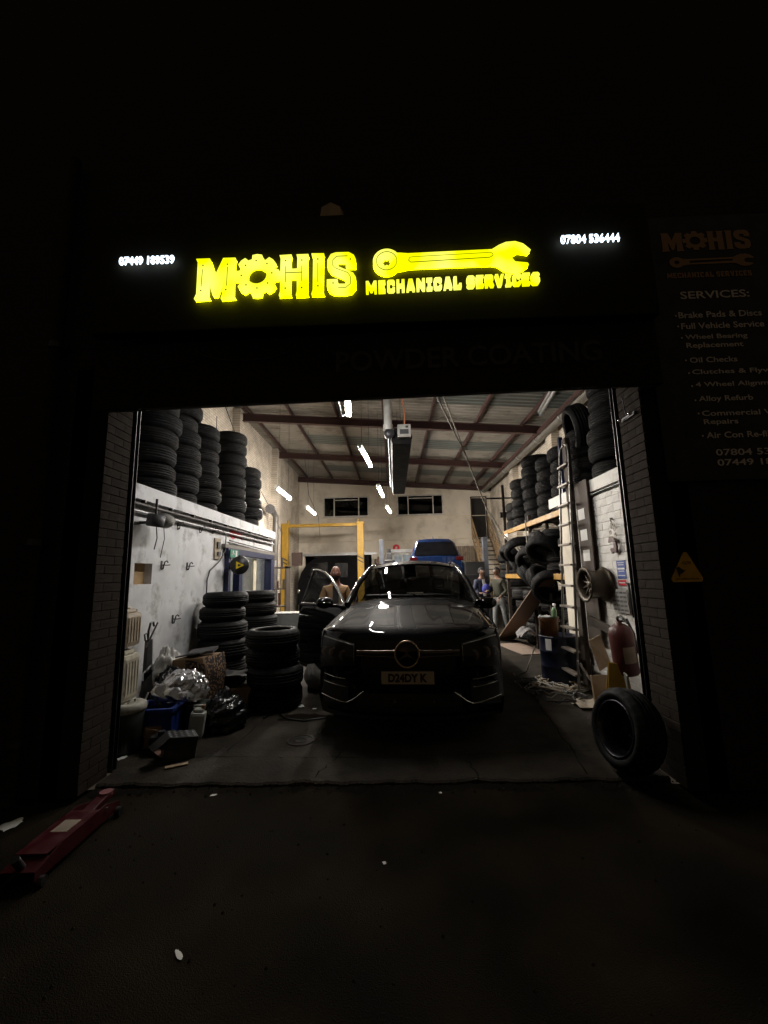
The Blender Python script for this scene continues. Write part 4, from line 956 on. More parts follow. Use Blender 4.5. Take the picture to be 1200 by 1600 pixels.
me = text_mesh('registration', 'D24DY K', 1.0, BLACKM, bold=.045, extrude=.001, align='LEFT'); 
xs_ = [v.co.x for v in me.vertices]; zs_ = [v.co.z for v in me.vertices]
for v in me.vertices: v.co = (-.192 + (v.co.x - min(xs_)) / (max(xs_) - min(xs_)) * .385, fy(0, .58) - .053 + v.co.y, .574 + (v.co.z - min(zs_)) / (max(zs_) - min(zs_)) * .077)
place('registration', me, pl)
P('plate_holder', MB().box((0, fy(0, .58) - .022, .612), (.54, .04, .13), bev=.005), TRIM, car)
P('lower_intake', MB().grid(21, 5, lambda u, v: onf((u - .5) * 1.05, .30 + .16 * v, .006)), MATS['grille_black'], car)
P('intake_bars', MB().tube([onf(x, .36, .012) for x in [-.5 + .1 * i for i in range(11)]], .006, 4).tube([onf(x, .41, .012) for x in [-.5 + .1 * i for i in range(11)]], .006, 4), TRIM, car)
P('splitter', MB().grid(21, 3, lambda u, v: onf((u - .5) * 1.8, .235 + .03 * v, .03 - .01 * v)), TRIM, car)
P('front_sensor', MB().cyl(onf(-.13, .40, .03), onf(-.13, .40, .005), .012, n=10).cyl(onf(.25, .40, .03), onf(.25, .40, .005), .012, n=10), CHROME, car)
CHT = mat('chrome_trim', (.7, .68, .62), .2, 1.0, var=.05, rvar=.03)
for sx in (-1, 1):
    P('chrome_trim', MB().tube([onf(sx * x, z, .022) for x, z in [(.45, .475), (.50, .44), (.565, .395), (.63, .365)]], .008, 6).tube([onf(sx * x, z, .022) for x, z in [(.63, .365), (.72, .370), (.82, .385), (.93, .405)]], .007, 6), CHT, car)
    P('bumper_vent', MB().grid(9, 5, lambda u, v: onf(sx * (.62 + .30 * u), .36 + .20 * v - .03 * u, .004)), MATS['grille_black'], car)
    for z in (.575, .505): P('vent_fin', MB().tube([onf(sx * (.64 + .065 * i), z + .004 * i * i * .4, .02) for i in range(5)], .0055, 5), CHT, car)
    # headlight: housing, inner units, lens
    def hlp(u, v, d):
        x = .545 + .40 * u; zt = .905 + .085 * u - .03 * max(0, u - .85); zb = .705 - .045 * u; z = zb + (zt - zb) * v
        p = onf(sx * x, z, d - .0); return (p[0], p[1] - 0, p[2] - .012 * x ** 3 * (1 if z > .8 else max(0, (z - .7) * 10)))
    hl = P('headlight', MB().grid(11, 7, lambda u, v: hlp(u, v, .004)), mat('headlight_housing', (.075, .07, .066), .4), car)
    for u_, v_, r in ((.30, .42, .045), (.60, .48, .05), (.85, .5, .035)):
        p = Vector(hlp(u_, v_, .006)); P('lamp_unit', MB().lathe([(.001, -.008), (r * .6, -.012), (r, -.002), (r + .006, -.014), (r + .01, 0)], 20, Matrix.Translation(p) @ Matrix.Rotation(pi / 2, 4, 'X')), mat('lamp_reflector', (.55, .52, .48), .3, .6), hl)
    P('light_strip', MB().tube([hlp(.04 + .9 * i / 8, .93, .012) for i in range(9)], .006, 5).tube([hlp(.02, .9 - .7 * i / 4, .012) for i in range(5)], .005, 5), mat('drl_strip', (.7, .66, .6), .35), hl)
    P('lens', MB().grid(11, 7, lambda u, v: hlp(u, v, .022)), LENS, hl)
# mirror on the closed side
def mirror(sx, base, parent):
    mo = P('door_mirror', MB().ball((base[0] + sx * .14, base[1], base[2]), (.13, .085, .075), 16, 10).box((base[0] + sx * .03, base[1], base[2] - .05), (.10, .05, .03)), CAR, parent)
    return mo
mirror(1, (.90, 1.62, 1.17), car)
# open driver door (hinged at its front edge)
dr = bpy.data.objects.new('driver_door', None); C.objects.link(dr); dr.parent = car; dr.location = (-.91, 1.42, .03); dr.rotation_euler = (0, 0, radians(54))
dr['label'] = 'open front door with bright window surround'
def dx(y, z): return -(sidex(1.44 + y, z) - .955)
rows = [[(dx(y, z) - .0, y, z) for z in (.27, .36, .48, .60, .72, .82, .92, 1.02, 1.10, 1.135)] for y in [.0, .12, .25, .4, .55, .7, .85, 1.0, 1.08]]
P('door_skin', MB().table(rows), CAR, dr)
rows2 = [[(dx(y, z) + .09, y, z) for z in (.27, .5, .8, 1.135)] for y in [.0, .5, 1.08]]
P('door_card', MB().table(rows2).box((.045, 0, .70), (.10, .01, .86)).box((.045, 1.085, .70), (.10, .01, .86)).box((.05, .54, 1.135), (.11, 1.08, .02)), DGREY, dr)
DT = [(.055, .10, 1.15), (.16, .35, 1.34), (.235, .58, 1.49), (.28, .80, 1.585), (.30, 1.0, 1.63), (.30, 1.10, 1.625)]
fr_ = P('window_frame', MB().tube([Vector(p) + Vector((.0, 0, 0)) for p in DT] + [(.07, 1.10, 1.15)], .020, 6), TRIM, dr)
P('window_trim', MB().tube([Vector(p) + Vector((-.018, 0, .008)) for p in DT], .013, 6).tube([(.025, .06, 1.145), (.03, .5, 1.15), (.035, 1.08, 1.155)], .011, 6), CHT, fr_)
P('window_glass', MB().table([[(.05, .12, 1.15), (.055, .10, 1.16)], [(.05, .35, 1.15), (.16, .35, 1.33)], [(.05, .58, 1.15), (.235, .58, 1.48)], [(.05, .80, 1.15), (.28, .80, 1.575)], [(.05, 1.09, 1.15), (.30, 1.08, 1.62)]]), DGLASS, dr)
P('door_handle', MB().tube([(-.04, .80, .985), (-.062, .84, .99), (-.062, .98, .995), (-.04, 1.02, .995)], .011, 6), CHROME, dr)
mm_ = P('door_mirror', MB().ball((-.20, .22, 1.19), (.14, .09, .075), 18, 12).box((-.05, .20, 1.14), (.14, .05, .035), bev=.01), CAR, dr)
P('indicator_strip', MB().tube([(-.33, .20, 1.19), (-.28, .15, 1.195), (-.18, .132, 1.195)], .006, 5), CHROME, mm_)

# ------------------------------------------------------------------ blue car on the far lift
bc = T('blue_car', 'blue hatchback raised on the grey lift at the back, tail towards us', 'car', (1.38, 13.3, 1.15))
secs = [(0, .88, .80), (.05, .92, 0)]
rows = []
for y, W_, zt, zb in [(-.02, .80, .98, .35), (.0, .86, 1.0, .28), (.12, .91, 1.02, .25), (1.5, .93, 1.03, .24), (3.0, .93, .98, .24), (4.1, .86, .80, .28), (4.3, .75, .70, .35)]:
    rows.append([(-W_ * .90, y, zb), (-W_, y, zb + .18), (-W_ * 1.01, y, .62), (-W_ * .97, y, zt - .12), (-W_ * .86, y, zt), (0, y, zt + .02), (W_ * .86, y, zt), (W_ * .97, y, zt - .12), (W_ * 1.01, y, .62), (W_, y, zb + .18), (W_ * .90, y, zb)])
P('body', MB().table(rows).add(rows[0], [tuple(range(11))]), CARB, bc)
rows = []
for y, W_, z in [(.10, .80, 1.0), (.22, .74, 1.25), (.36, .66, 1.52), (.50, .62, 1.60), (1.4, .63, 1.63), (2.2, .62, 1.56), (3.1, .76, 1.0)]:
    rows.append([(-W_ - .06, y + .02, 1.0), (-W_, y, z - .08 if z > 1.1 else 1.0), (-W_ * .8, y, z), (0, y, z + .02), (W_ * .8, y, z), (W_, y, z - .08 if z > 1.1 else 1.0), (W_ + .06, y + .02, 1.0)])
P('cabin', MB().table(rows), CARB, bc)
P('rear_window', MB().table([[(s_ * .72, .085, 1.04) for s_ in (-1, 0, 1)], [(s_ * .66, .20, 1.27) for s_ in (-1, 0, 1)], [(s_ * .58, .33, 1.50) for s_ in (-1, 0, 1)]]), mat('dark_glass', (.004, .004, .005), .12, spec=.25), bc)
for sx in (-1, 1):
    P('tail_light', MB().box((sx * .74, -.015, .93), (.24, .05, .13), bev=.03), mat('tail_red', (.05, .003, .003), .2), bc)
P('number_plate', MB().box((0, -.03, .55), (.50, .012, .10)), mat('plate_amber', (.7, .45, .05), .5), bc)
P('bumper', MB().box((0, -.035, .42), (1.66, .10, .16), bev=.04), CARB, bc)
P('aerial', MB().tube([(.0, .9, 1.64), (0, .98, 1.74)], [.02, .008], 6), BLACKM, bc)
P('boot_handle', MB().box((0, -.03, .72), (.5, .03, .03)), TRIM, bc)
for sx in (-1, 1):
    for yc in (.75, 3.4): place('wheel', tmesh(TY[0], Matrix.Translation((sx * .90, yc, .31)) @ Matrix.Rotation(-sx * pi / 2, 4, 'Y'), 'wheel'), bc)
gl = T('grey_car_lift', 'grey two post lift carrying the blue car', 'car lift', (1.38, 14.6, 0))
GP = mat('lift_grey', (.11, .12, .145), .5, .2)
for x in (-1.80, 1.85):
    P('post', MB().box((x, 0, 1.42), (.16, .24, 2.84), bev=.01), GP, gl)
    P('base_plate', MB().box((x, 0, .02), (.5, .6, .04)), GP, gl)
    for dy in (-.9, 1.0): P('lift_arm', MB().box((x * .72, dy * .6, 1.22), (1.1, .10, .09), rot=(0, 0, (1 if x < 0 else -1) * dy * .8)), GP, gl)
# yellow lift
yl = T('yellow_car_lift', 'yellow two post lift with top beam near the left wall', 'car lift', (-2.98, 17.3, 0))
for x in (-1.60, 1.60):
    P('post', MB().box((x, 0, 1.90), (.26, .28, 3.80), bev=.01), YEL, yl)
    P('top_cap', MB().box((x, 0, 3.81), (.32, .30, .10)).cyl((x + (.1 if x < 0 else -.1), 0, 3.86), (x + (.1 if x < 0 else -.1), 0, 4.0), .04, n=8), YEL, yl)
    P('warning_stripe', MB().box((x, -.143, 2.35), (.28, .006, .05), rot=(0, .5, 0)).box((x, -.143, 2.20), (.28, .006, .05), rot=(0, .5, 0)), BLACKM, yl)
P('top_beam', MB().box((0, 0, 3.76), (2.94, .16, .13), bev=.008), YEL, yl)
P('control_box', MB().box((-1.10, .0, 2.35), (.42, .2, .55), bev=.01), mat('rusty_box', (.04, .02, .014), .6), yl)
P('hydraulic_pipe', MB().cyl((-1.78, 0, 0), (-1.78, 0, 3.7), .03, n=8), BLACKM, yl)
# black van
vn = T('black_van', 'black van standing in the dark bay behind the yellow lift', 'van', (-2.75, 19.2, 0))
P('body', fixn(P('v_', MB().prism([(-1.75, .35), (-1.72, 1.35), (-1.60, 1.75), (-1.35, 2.15), (-1.0, 2.42), (-.5, 2.52), (1.55, 2.52), (1.60, .35)], 0, 1.2, lambda u, w, h: (u, h, w)), VANP)).data and MB().prism([(-1.75, .35), (-1.72, 1.35), (-1.60, 1.75), (-1.35, 2.15), (-1.0, 2.42), (-.5, 2.52), (1.55, 2.52), (1.60, .35)], 0, 1.2, lambda u, w, h: (u, h, w)), VANP, vn)
bpy.data.objects.remove(bpy.data.objects['v_'])
P('side_window', MB().prism([(-1.3, 1.55), (-1.0, 2.2), (-.35, 2.25), (-.35, 1.5)], -.006, -.002, lambda u, w, h: (u, h, w)), MATS['dark_glass'], vn)
P('side_window', MB().prism([(.0, 1.55), (.0, 2.2), (.6, 2.2), (.6, 1.55)], -.006, -.002, lambda u, w, h: (u, h, w)), MATS['dark_glass'], vn)
P('headlight', MB().ball((-1.68, .02, .95), (.08, .04, .12), 10, 6), CHROME, vn)
for x in (-1.1, 1.0): place('wheel', tmesh(TY[2], Matrix.Translation((x, -.02, .345)) @ Matrix.Rotation(-pi / 2, 4, 'X'), 'wheel'), vn)

# small machines at the back, seen between the lifts
mc = T('tyre_changer', 'dark tyre changing machine standing between the two lifts', 'machine', (-.17, 15.2, 0))
P('column', MB().box((0, 0, 1.2), (.22, .22, 2.4), bev=.02), DGREY, mc); P('head', MB().box((0, -.15, 2.05), (.42, .35, .20), bev=.04).cyl((0, 0, 2.4), (0, 0, 2.55), .07, n=10), BLACKM, mc)
P('cabinet', MB().box((0, -.3, .45), (.7, .7, .9), bev=.03), GP, mc)
fs_ = T('round_red_sign', 'small round red sign on the back wall left of the blue car', 'sign', (.14, 20.44, 2.93))
P('disc', MB().cyl((0, 0, 0), (0, -.02, 0), .17, n=20), REDS, fs_); P('symbol', MB().box((0, -.025, 0), (.08, .006, .10)), PAPER, fs_)
wd = T('glazed_door', 'pale glazed door in the back wall left of the blue car', 'door', (.42, 20.42, .35))
P('door_leaf', MB().box((-.44, 0, 1.15), (.1, .05, 2.3)).box((.44, 0, 1.15), (.1, .05, 2.3)).box((0, 0, 2.25), (.9, .05, .1)).box((0, 0, .5), (.8, .05, .9)).box((0, 0, 1.6), (.05, .05, 1.3)).box((0, 0, 1.55), (.8, .04, .04)), mat('door_pale', (.72, .72, .70), .5), wd)
P('pane', MB().box((-.21, .01, 1.6), (.37, .01, 1.25)).box((.21, .01, 1.6), (.37, .01, 1.25)), mat('pane_blue_grey', (.32, .40, .48), .3), wd)
P('header', MB().box((.2, .0, 2.42), (1.5, .06, .16)), GALV, wd)
for i, (x, h_, c_, lb) in enumerate([(-.75, 2.5, 'rust', 'rust streaked pipe on the back wall'), (-.55, 2.45, 'white', 'white pipe on the back wall'), (-.9, 2.4, 'brown', 'brown timber post by the dark bay')]):
    o = P('wall_pipe', MB().cyl((x, 20.38, 0), (x, 20.38, h_), .05, n=8).box((x, 20.43, 1.8), (.14, .04, .05)), mat('pipe_' + c_, {'rust': (.22, .12, .07), 'white': (.6, .56, .5), 'brown': (.13, .08, .05)}[c_], .6)); tag(o, lb, 'pipe')
cl = T('corrugated_screen', 'brownish corrugated screen right of the blue car', 'screen', (3.2, 19.9, 0))
mm = MB()
for i in range(14): P('corrugated_strip', MB().box((-.65 + i * .10, .02 * (i % 2), 1.45), (.092, .012, 2.9)), mat('rusted_sheet', (.18, .14, .10), .6, dirt=(.09, .06, .04), dirt_scale=5), cl)
# stairs
stt = T('timber_stairs', 'timber stairs with handrails climbing to the high door at the back', 'stairs', (4.33, 20.3, 0))
for i in range(15):
    z = 3.3 - i * .22; P('tread', MB().box((0, -.15 - i * .235, z - .02), (.78, .25, .04)), DWOOD, stt)
for sx in (-1, 1):
    P('stringer', MB().prism([(-.02, 3.3), (-3.6, -.05), (-3.6, .15), (-.02, 3.5)][::1], -.02, .02, lambda u, w, h: (sx * .42 + h, u, w)), WOOD, stt)
    P('handrail', MB().prism([(-.02, 4.25), (-3.5, .95), (-3.5, 1.04), (-.02, 4.36)], -.03, .03, lambda u, w, h: (sx * .42 + h, u, w)).prism([(-.02, 3.85), (-3.5, .58), (-3.5, .66), (-.02, 3.93)], -.02, .02, lambda u, w, h: (sx * .42 + h, u, w)), WOOD, stt)
    for k in range(4): P('baluster', MB().box((sx * .42, -.1 - k * 1.12, 3.75 - k * 1.05), (.06, .06, 1.05)), WOOD, stt)
# junk piles in the right distance
def crate(name, loc, d, m, lab, cat='box', rz=0, bev=.01):
    t = T(name, lab, cat, loc, (0, 0, rz)); P('box', MB().box((0, 0, d[2] / 2), d, bev=bev), m, t)
    P('lid_edge', MB().box((0, 0, d[2] - .02), (d[0] + .012, d[1] + .012, .03), bev=.005), m, t); return t

# tool rack by left wall
tr = T('tool_rack', 'dark rack cluttered with tools and cans beside the yellow lift', 'rack', (-3.22, 11.1, 0))
P('rack_frame', MB().box((-.35, 0, .95), (.05, .4, 1.9)).box((.35, 0, .95), (.05, .4, 1.9)).box((0, 0, 1.86), (.75, .4, .04)).box((0, 0, 1.3), (.7, .4, .03)).box((0, 0, .85), (.7, .4, .03)).box((0, 0, .1), (.7, .4, .03)), DWOOD, tr)
for i in range(11):
    z0 = [1.88, 1.315, .865][i % 3]; x = -.28 + .055 * i; h = random.uniform(.12, .34)
    o = P('tool_can', MB().cyl((x, -.12 + .05 * (i % 2), z0), (x, -.12 + .05 * (i % 2), z0 + h), random.uniform(.022, .045), n=8), [DGREY, GALV, RED, STEEL_RED, BLACKM][i % 5])
    o['label'] = '%s canister standing on the tool rack, %s from the left' % (['dark grey', 'bright metal', 'red', 'brown', 'black'][i % 5], side(i)); o['category'] = 'canister'; o['group'] = 'canisters on the tool rack'; o.location = (-3.22, 11.1, 0)
crate('workbench_cabinet', (-2.55, 9.95, 0), (.9, .5, .78), mat('grey_cabinet', (.20, .20, .19), .6), 'grey metal cabinet below the tool rack', 'cabinet')
ex_ = T('exhaust_pipe', 'dark flue pipe with elbow on the far left wall', 'pipe', (-4.4, 14.9, 0))
P('pipe', MB().tube([(0, -.4, 4.05), (0, -.1, 4.0), (.05, .1, 3.85), (.05, .1, 3.5), (.05, .1, .5)], .11, 10), mat('flue_dark', (.06, .055, .05), .5, .4), ex_); P('elbow_collar', MB().cyl((0, -.5, 4.05), (0, -.38, 4.05), .17, n=12), DGREY, ex_)

# ------------------------------------------------------------------ people
def skin_mesh(name, chains, m, levels=1):
    """chains: list of point lists [(x,y,z,r)...]; a chain starting with an int branches off that vertex"""
    vs = []; es = []; rs = []
    for ch in chains:
        prev = None
        if isinstance(ch[0], int): prev = ch[0]; ch = ch[1:]
        for p in ch:
            vs.append(p[:3]); rs.append(p[3] if isinstance(p[3], tuple) else (p[3], p[3])); 
            if prev is not None: es.append((prev, len(vs) - 1))
            prev = len(vs) - 1
    me = bpy.data.meshes.new(name); me.from_pydata(vs, es, []); me.update()
    o = bpy.data.objects.new(name, me); C.objects.link(o)
    sk = o.modifiers.new('skin', 'SKIN'); sk.use_smooth_shade = True
    sv = me.skin_vertices[0].data if len(me.skin_vertices) else None
    if sv is None:
        bpy.context.view_layer.objects.active = o; 
        me.skin_vertices.new() if hasattr(me.skin_vertices, 'new') else None
        sv = me.skin_vertices[0].data
    for i, r in enumerate(rs): sv[i].radius = r
    sv[0].use_root = True
    sb_ = o.modifiers.new('sub', 'SUBSURF'); sb_.levels = levels; sb_.render_levels = levels
    bpy.context.view_layer.update()
    me2 = bpy.data.meshes.new_from_object(o.evaluated_get(bpy.context.evaluated_depsgraph_get()))
    C.objects.unlink(o); bpy.data.objects.remove(o)
    me2.materials.clear(); me2.materials.append(m); me2.name = name
    for p in me2.polygons: p.use_smooth = True
    return me2

def person(label, loc, rz, hgt, top_m, leg_m, shoe_m, skin_m, arms, hair=None, hat=None, lean=0.0, vest=None, stride=.0, head_yaw=0.0, beard=False):
    """figure faces -Y locally"""
    t = T('person', label, 'person', loc, (0, 0, rz)); k = hgt / 1.76
    def S(ch): return [(c if isinstance(c, int) else (c[0] * k, c[1] * k, c[2] * k, (c[3][0] * k, c[3][1] * k) if isinstance(c[3], tuple) else c[3] * k)) for c in ch]
    L_ = lambda z: -lean * max(0, z - .95)
    # body: neck, head base, arms with hands (one surface)
    ch = [S([(0, L_(1.2), 1.20, .10), (0, L_(1.38), 1.38, .085), (0, L_(1.48), 1.475, .055), (0, L_(1.56) - .015, 1.56, .062), (0, L_(1.64) - .02, 1.64, .082), (0, L_(1.70) - .01, 1.705, .066)])]
    idx = 6
    hands = []
    for sx, (el, wr, fd) in zip((-1, 1), arms):
        sh = (sx * .17, L_(1.40), 1.40, .05)
        ch.append([1] + S([sh, (el[0], el[1], el[2], .042), (wr[0], wr[1], wr[2], .027)])); idx += 3
        d = Vector(fd).normalized(); wv = Vector(wr)
        palm = wv + d * .075; ch.append([idx - 1] + S([(palm[0], palm[1], palm[2], .030)])); idx += 1; pi_ = idx - 1
        side_v = d.cross(Vector((0, 0, 1))); side_v = side_v.normalized() if side_v.length > .1 else Vector((1, 0, 0))
        up = side_v.cross(d)
        for f_, (o_, ln) in enumerate(((-.028, .062), (-.009, .075), (.010, .070), (.028, .055))):
            a = palm + side_v * o_ + d * .02; b = a + d * ln * .55 - up * .008; c2 = b + d * ln * .4 - up * .026
            hands.append([tuple(a * k), tuple(b * k), tuple(c2 * k)])
        th0 = wv + d * .03 - side_v * sx * .02; th = [th0, th0 - side_v * sx * .035 + d * .03, th0 - side_v * sx * .045 + d * .06]
        hands.append([tuple(p * k) for p in th])
    me = skin_mesh('body', ch, skin_m, 2)
    hb = MB()
    for f_ in hands: hb.tube(f_, [.0095 * k, .0085 * k, .007 * k], 8)
    bm = bmesh.new(); bm.from_mesh(me)
    # head: shaped ellipsoid with brow, nose, chin
    cy = L_(1.64) - .02
    Rh = Matrix.Rotation(head_yaw, 3, 'Z')
    def hd(u, v):
        th = 2 * pi * u; ph = pi * v
        x = .078 * cos(th) * sin(ph); y = .098 * sin(th) * sin(ph); z = .122 * cos(ph)
        if z < 0: x *= 1 - .35 * (-z / .122) ** 1.5; y = y * (1 - .15 * (-z / .122)) - .012 * (-z / .122)
        fr = max(0, -y / .098)
        y -= .028 * math.exp(-((x / .016) ** 2) - ((z + .012) / .024) ** 2) * (1 if fr > .3 else 0)
        y += .008 * math.exp(-((abs(x) - .032) / .016) ** 2 - ((z - .018) / .012) ** 2) * (1 if fr > .3 else 0)
        y -= .006 * math.exp(-((x) / .03) ** 2 - ((z + .058) / .012) ** 2) * (1 if fr > .3 else 0)
        p = Rh @ Vector((x, y, z)); return ((p.x) * k, (p.y + cy) * k, (p.z + 1.645) * k)
    hb.grid(33, 25, hd)
    for sx in (-1, 1):
        p = Rh @ Vector((sx * .079, .008, -.005)); hb.ball((p.x * k, (p.y + cy) * k, (p.z + 1.645) * k), (.010 * k, .020 * k, .030 * k), 8, 6)
    m2 = hb.mesh('tmp'); bm.from_mesh(m2); bm.to_mesh(me); bm.free()
    for p in me.polygons: p.use_smooth = True
    place('body', me, t)
    em = MB(); wm = MB()
    for sx in (-1, 1):
        p = Rh @ Vector((sx * .031, -.088, .016)); wm.ball((p.x * k, (p.y + cy) * k, (p.z + 1.645) * k), .0105 * k, 8, 6)
        p = Rh @ Vector((sx * .031, -.097, .016)); em.ball((p.x * k, (p.y + cy) * k, (p.z + 1.645) * k), .005 * k, 6, 5)
    e = P('eyes', wm, PAPER, t); P('pupils', em, BLACKM, e)
    mo = Rh @ Vector((0, -.096, -.058)); P('mouth', MB().ball((mo.x * k, (mo.y + cy) * k, (mo.z + 1.645) * k), (.022 * k, .006 * k, .006 * k), 8, 6), mat('lips', (.14, .05, .045), .5), t)
    def cap(grow, zcut, front):
        mb = MB(); 
        def f_(u, v):
            th = 2 * pi * u; c = cos(th); s_ = sin(th); vm = zcut + (front if s_ < -.2 else 0) + .06 * (s_ > .5); ph = pi * v * vm
            p = Rh @ Vector(((.078 + grow) * c * sin(ph), (.098 + grow) * s_ * sin(ph) + .006, (.122 + grow) * cos(ph))); return (p.x * k, (p.y + cy) * k, (p.z + 1.645) * k)
        return mb.grid(25, 9, f_)
    if hair: P('hair', cap(.009, .56, -.20), hair, t)
    if hat: P('beanie', cap(.012, .46, -.05), hat, t)
    if beard:
        def bfn(u, v):
            th = pi + pi * (.08 + .84 * u); ph = pi * (.60 + .30 * v); x = .083 * cos(th) * sin(ph) * (1 - .1 * v); y = .102 * sin(th) * sin(ph) - .014 * v; p = Rh @ Vector((x, y, .128 * cos(ph))); return (p.x * k, (p.y + cy) * k, (p.z + 1.645) * k)
        P('beard', MB().grid(13, 6, bfn), DARKC, t)
    # top
    ch = [S([(0, L_(.98), .93, (.165, .115)), (0, L_(1.1), 1.10, (.160, .115)), (0, L_(1.28), 1.28, (.175, .125)), (0, L_(1.41), 1.40, (.135, .10)), (0, L_(1.47), 1.455, .072)])]
    for sx, (el, wr, fd) in zip((-1, 1), arms):
        w2 = Vector(el).lerp(Vector(wr), .90)
        ch.append([3] + S([(sx * .165, L_(1.40), 1.385, .075), (el[0], el[1], el[2], .058), (w2[0], w2[1], w2[2], .046)]))
    place('jacket', skin_mesh('jacket', ch, top_m, 2), t)
    if vest: 
        P('shirt', MB().grid(7, 8, lambda u, v: ((u - .5) * .10 * k, (-.128 + L_(1.0 + .4 * v) - .01 * sin(pi * u)) * k + (.03 * k if v > .8 else 0), (.98 + .46 * v) * k)), vest, t)
    ch = [S([(0, .0, .98, (.155, .11)), (0, 0, .90, (.155, .12))])]
    ch.append([1] + S([(-.095, -stride * .2, .80, .092), (-.10, -stride * .55, .48, .066), (-.105, -stride * .6, .10, .055)]))
    ch.append([1] + S([(.095, stride * .2, .80, .092), (.10, stride * .4, .48, .066), (.105, stride * 1.0, .10, .055)]))
    place('trousers', skin_mesh('trousers', ch, leg_m, 2), t)
    for sx, oy in ((-1, -stride * .6), (1, stride)):
        P('shoe', MB().ball((sx * .108 * k, (oy - .05) * k, .045 * k), (.050 * k, .135 * k, .045 * k), 14, 8).ball((sx * .108 * k, (oy + .02) * k, .075 * k), (.046 * k, .065 * k, .05 * k), 12, 8), shoe_m, t)
    return t
person('bald bearded man in a tan jacket standing behind the open car door', (-1.0, 7.05, 0), radians(8), 1.76, TAN, DARKC, DARKC, SKIN,
       [((-.26, -.05, 1.12), (-.16, -.28, 1.08), (.3, -.8, .0)), ((.27, .02, 1.12), (.25, -.20, 1.0), (.0, -.6, -.6))], beard=True, vest=DARKC)
person('man in a dark jacket and white shirt facing another by the stairs', (2.42, 11.6, 0), radians(20), 1.74, NAVYC, DARKC, DARKC, mat('skin_pale', (.20, .115, .08), .5),
       [((-.27, -.04, 1.12), (-.20, -.24, 1.06), (.5, -.6, .1)), ((.26, -.06, 1.13), (.10, -.26, 1.14), (-.6, -.3, .1))], hair=DARKC, vest=WHITEC, head_yaw=.3)
person('man in an olive jacket and pale jeans standing by the tyre rack', (2.78, 11.2, 0), radians(-55), 1.74, OLIVE, JEANS, SHOE, MATS['skin_pale'],
       [((-.26, -.06, 1.12), (-.14, -.28, 1.12), (.3, -.7, .1)), ((.26, .02, 1.12), (.20, -.20, .98), (.0, -.6, -.5))], hair=DARKC, stride=.16, lean=.04)
o = P('bundle', MB().ball((2.48, 11.30, 1.16), (.12, .08, .14), 16, 10), BLUEC); tag(o, 'royal blue bag held between the two men by the stairs', 'bag')

# ------------------------------------------------------------------ right side clutter
# long board leaning on the rack
lb = T('leaning_board', 'long brown board sloping from the floor up onto the rack', 'board', (0, 0, 0))
A = Vector((2.62, 10.2, .02)); B = Vector((2.84, 7.7, 1.50)); d = (B - A); n = Vector((1, .05, 0)).normalized(); up = n.cross(d).normalized() * .02
w0 = .21
P('board', fixn(P('b_', MB().add([A - n * w0, A + n * w0, B + n * .17, B - n * .17, A - n * w0 + up, A + n * w0 + up, B + n * .17 + up, B - n * .17 + up], [(0, 3, 2, 1), (4, 5, 6, 7), (0, 1, 5, 4), (2, 3, 7, 6), (1, 2, 6, 5), (3, 0, 4, 7)]), CARD)).data and MB().add([A - n * w0, A + n * w0, B + n * .17, B - n * .17, A - n * w0 + up, A + n * w0 + up, B + n * .17 + up, B - n * .17 + up], [(0, 3, 2, 1), (4, 5, 6, 7), (0, 1, 5, 4), (2, 3, 7, 6), (1, 2, 6, 5), (3, 0, 4, 7)]), mat('brown_board', (.19, .125, .085), .7, var=.2, scale=5), lb)
bpy.data.objects.remove(bpy.data.objects['b_'])
P('prop', MB().box((2.92, 8.6, .45), (.04, .06, .9), rot=(.1, 0, 0)).box((2.92, 7.9, .6), (.04, .06, 1.2)), DWOOD, lb)
# brown post, painted ladder shadow
bp_ = T('brown_post', 'dark brown timber post from floor to above the right ledge', 'post', (2.62, 5.98, 0))
P('post', MB().box((0, 0, 1.78), (.07, .13, 3.56), bev=.006), DWOOD, bp_)
nb = T('ladder_shade_panel', 'brown panel as painted ladder shadow with three pale lit gaps beside the post', 'board', (2.635, 5.60, 0), (0, 0, 0))
P('board', MB().box((0, .06, 1.75), (.02, .36, 2.15)), mat('ladder_shade_brown', (.06, .045, .034), .8, var=.2, scale=5), nb)  # dark panel stands in for the ladder's shadow on the wall
for y, z in ((.10, 2.37), (.08, 2.08), (.06, 1.80)): P('lit_gap', MB().box((-.0125, y, z), (.003, .19, .15)), PAPER, nb)  # pale plates stand in for lit wall between the rungs
# ladder
ld = T('step_ladder', 'tall aluminium ladder leaning against the right ledge', 'ladder', (0, 0, 0))
La0, La1 = Vector((2.38, 6.20, 0)), Vector((2.57, 6.12, 3.30)); Lb0, Lb1 = Vector((2.38, 5.72, 0)), Vector((2.57, 5.80, 3.30))
P('stile', MB().tube([La0, La1, La1 + Vector((.01, -.04, .12)), La1.lerp(Lb1, .5) + Vector((.01, 0, .17)), Lb1 + Vector((.01, .04, .12)), Lb1], .016, 6), ALU, ld)
P('stile', MB().tube([Lb0, Lb1], .016, 6), ALU, ld)
for i in range(11):
    t_ = .07 + i * .088; a = La0.lerp(La1, t_); b = Lb0.lerp(Lb1, t_)
    P('rung', MB().box((a + b) / 2, (.09, (a - b).length, .028), bev=.004), mat('rung_worn', (.21, .18, .15), .5, .2), ld)
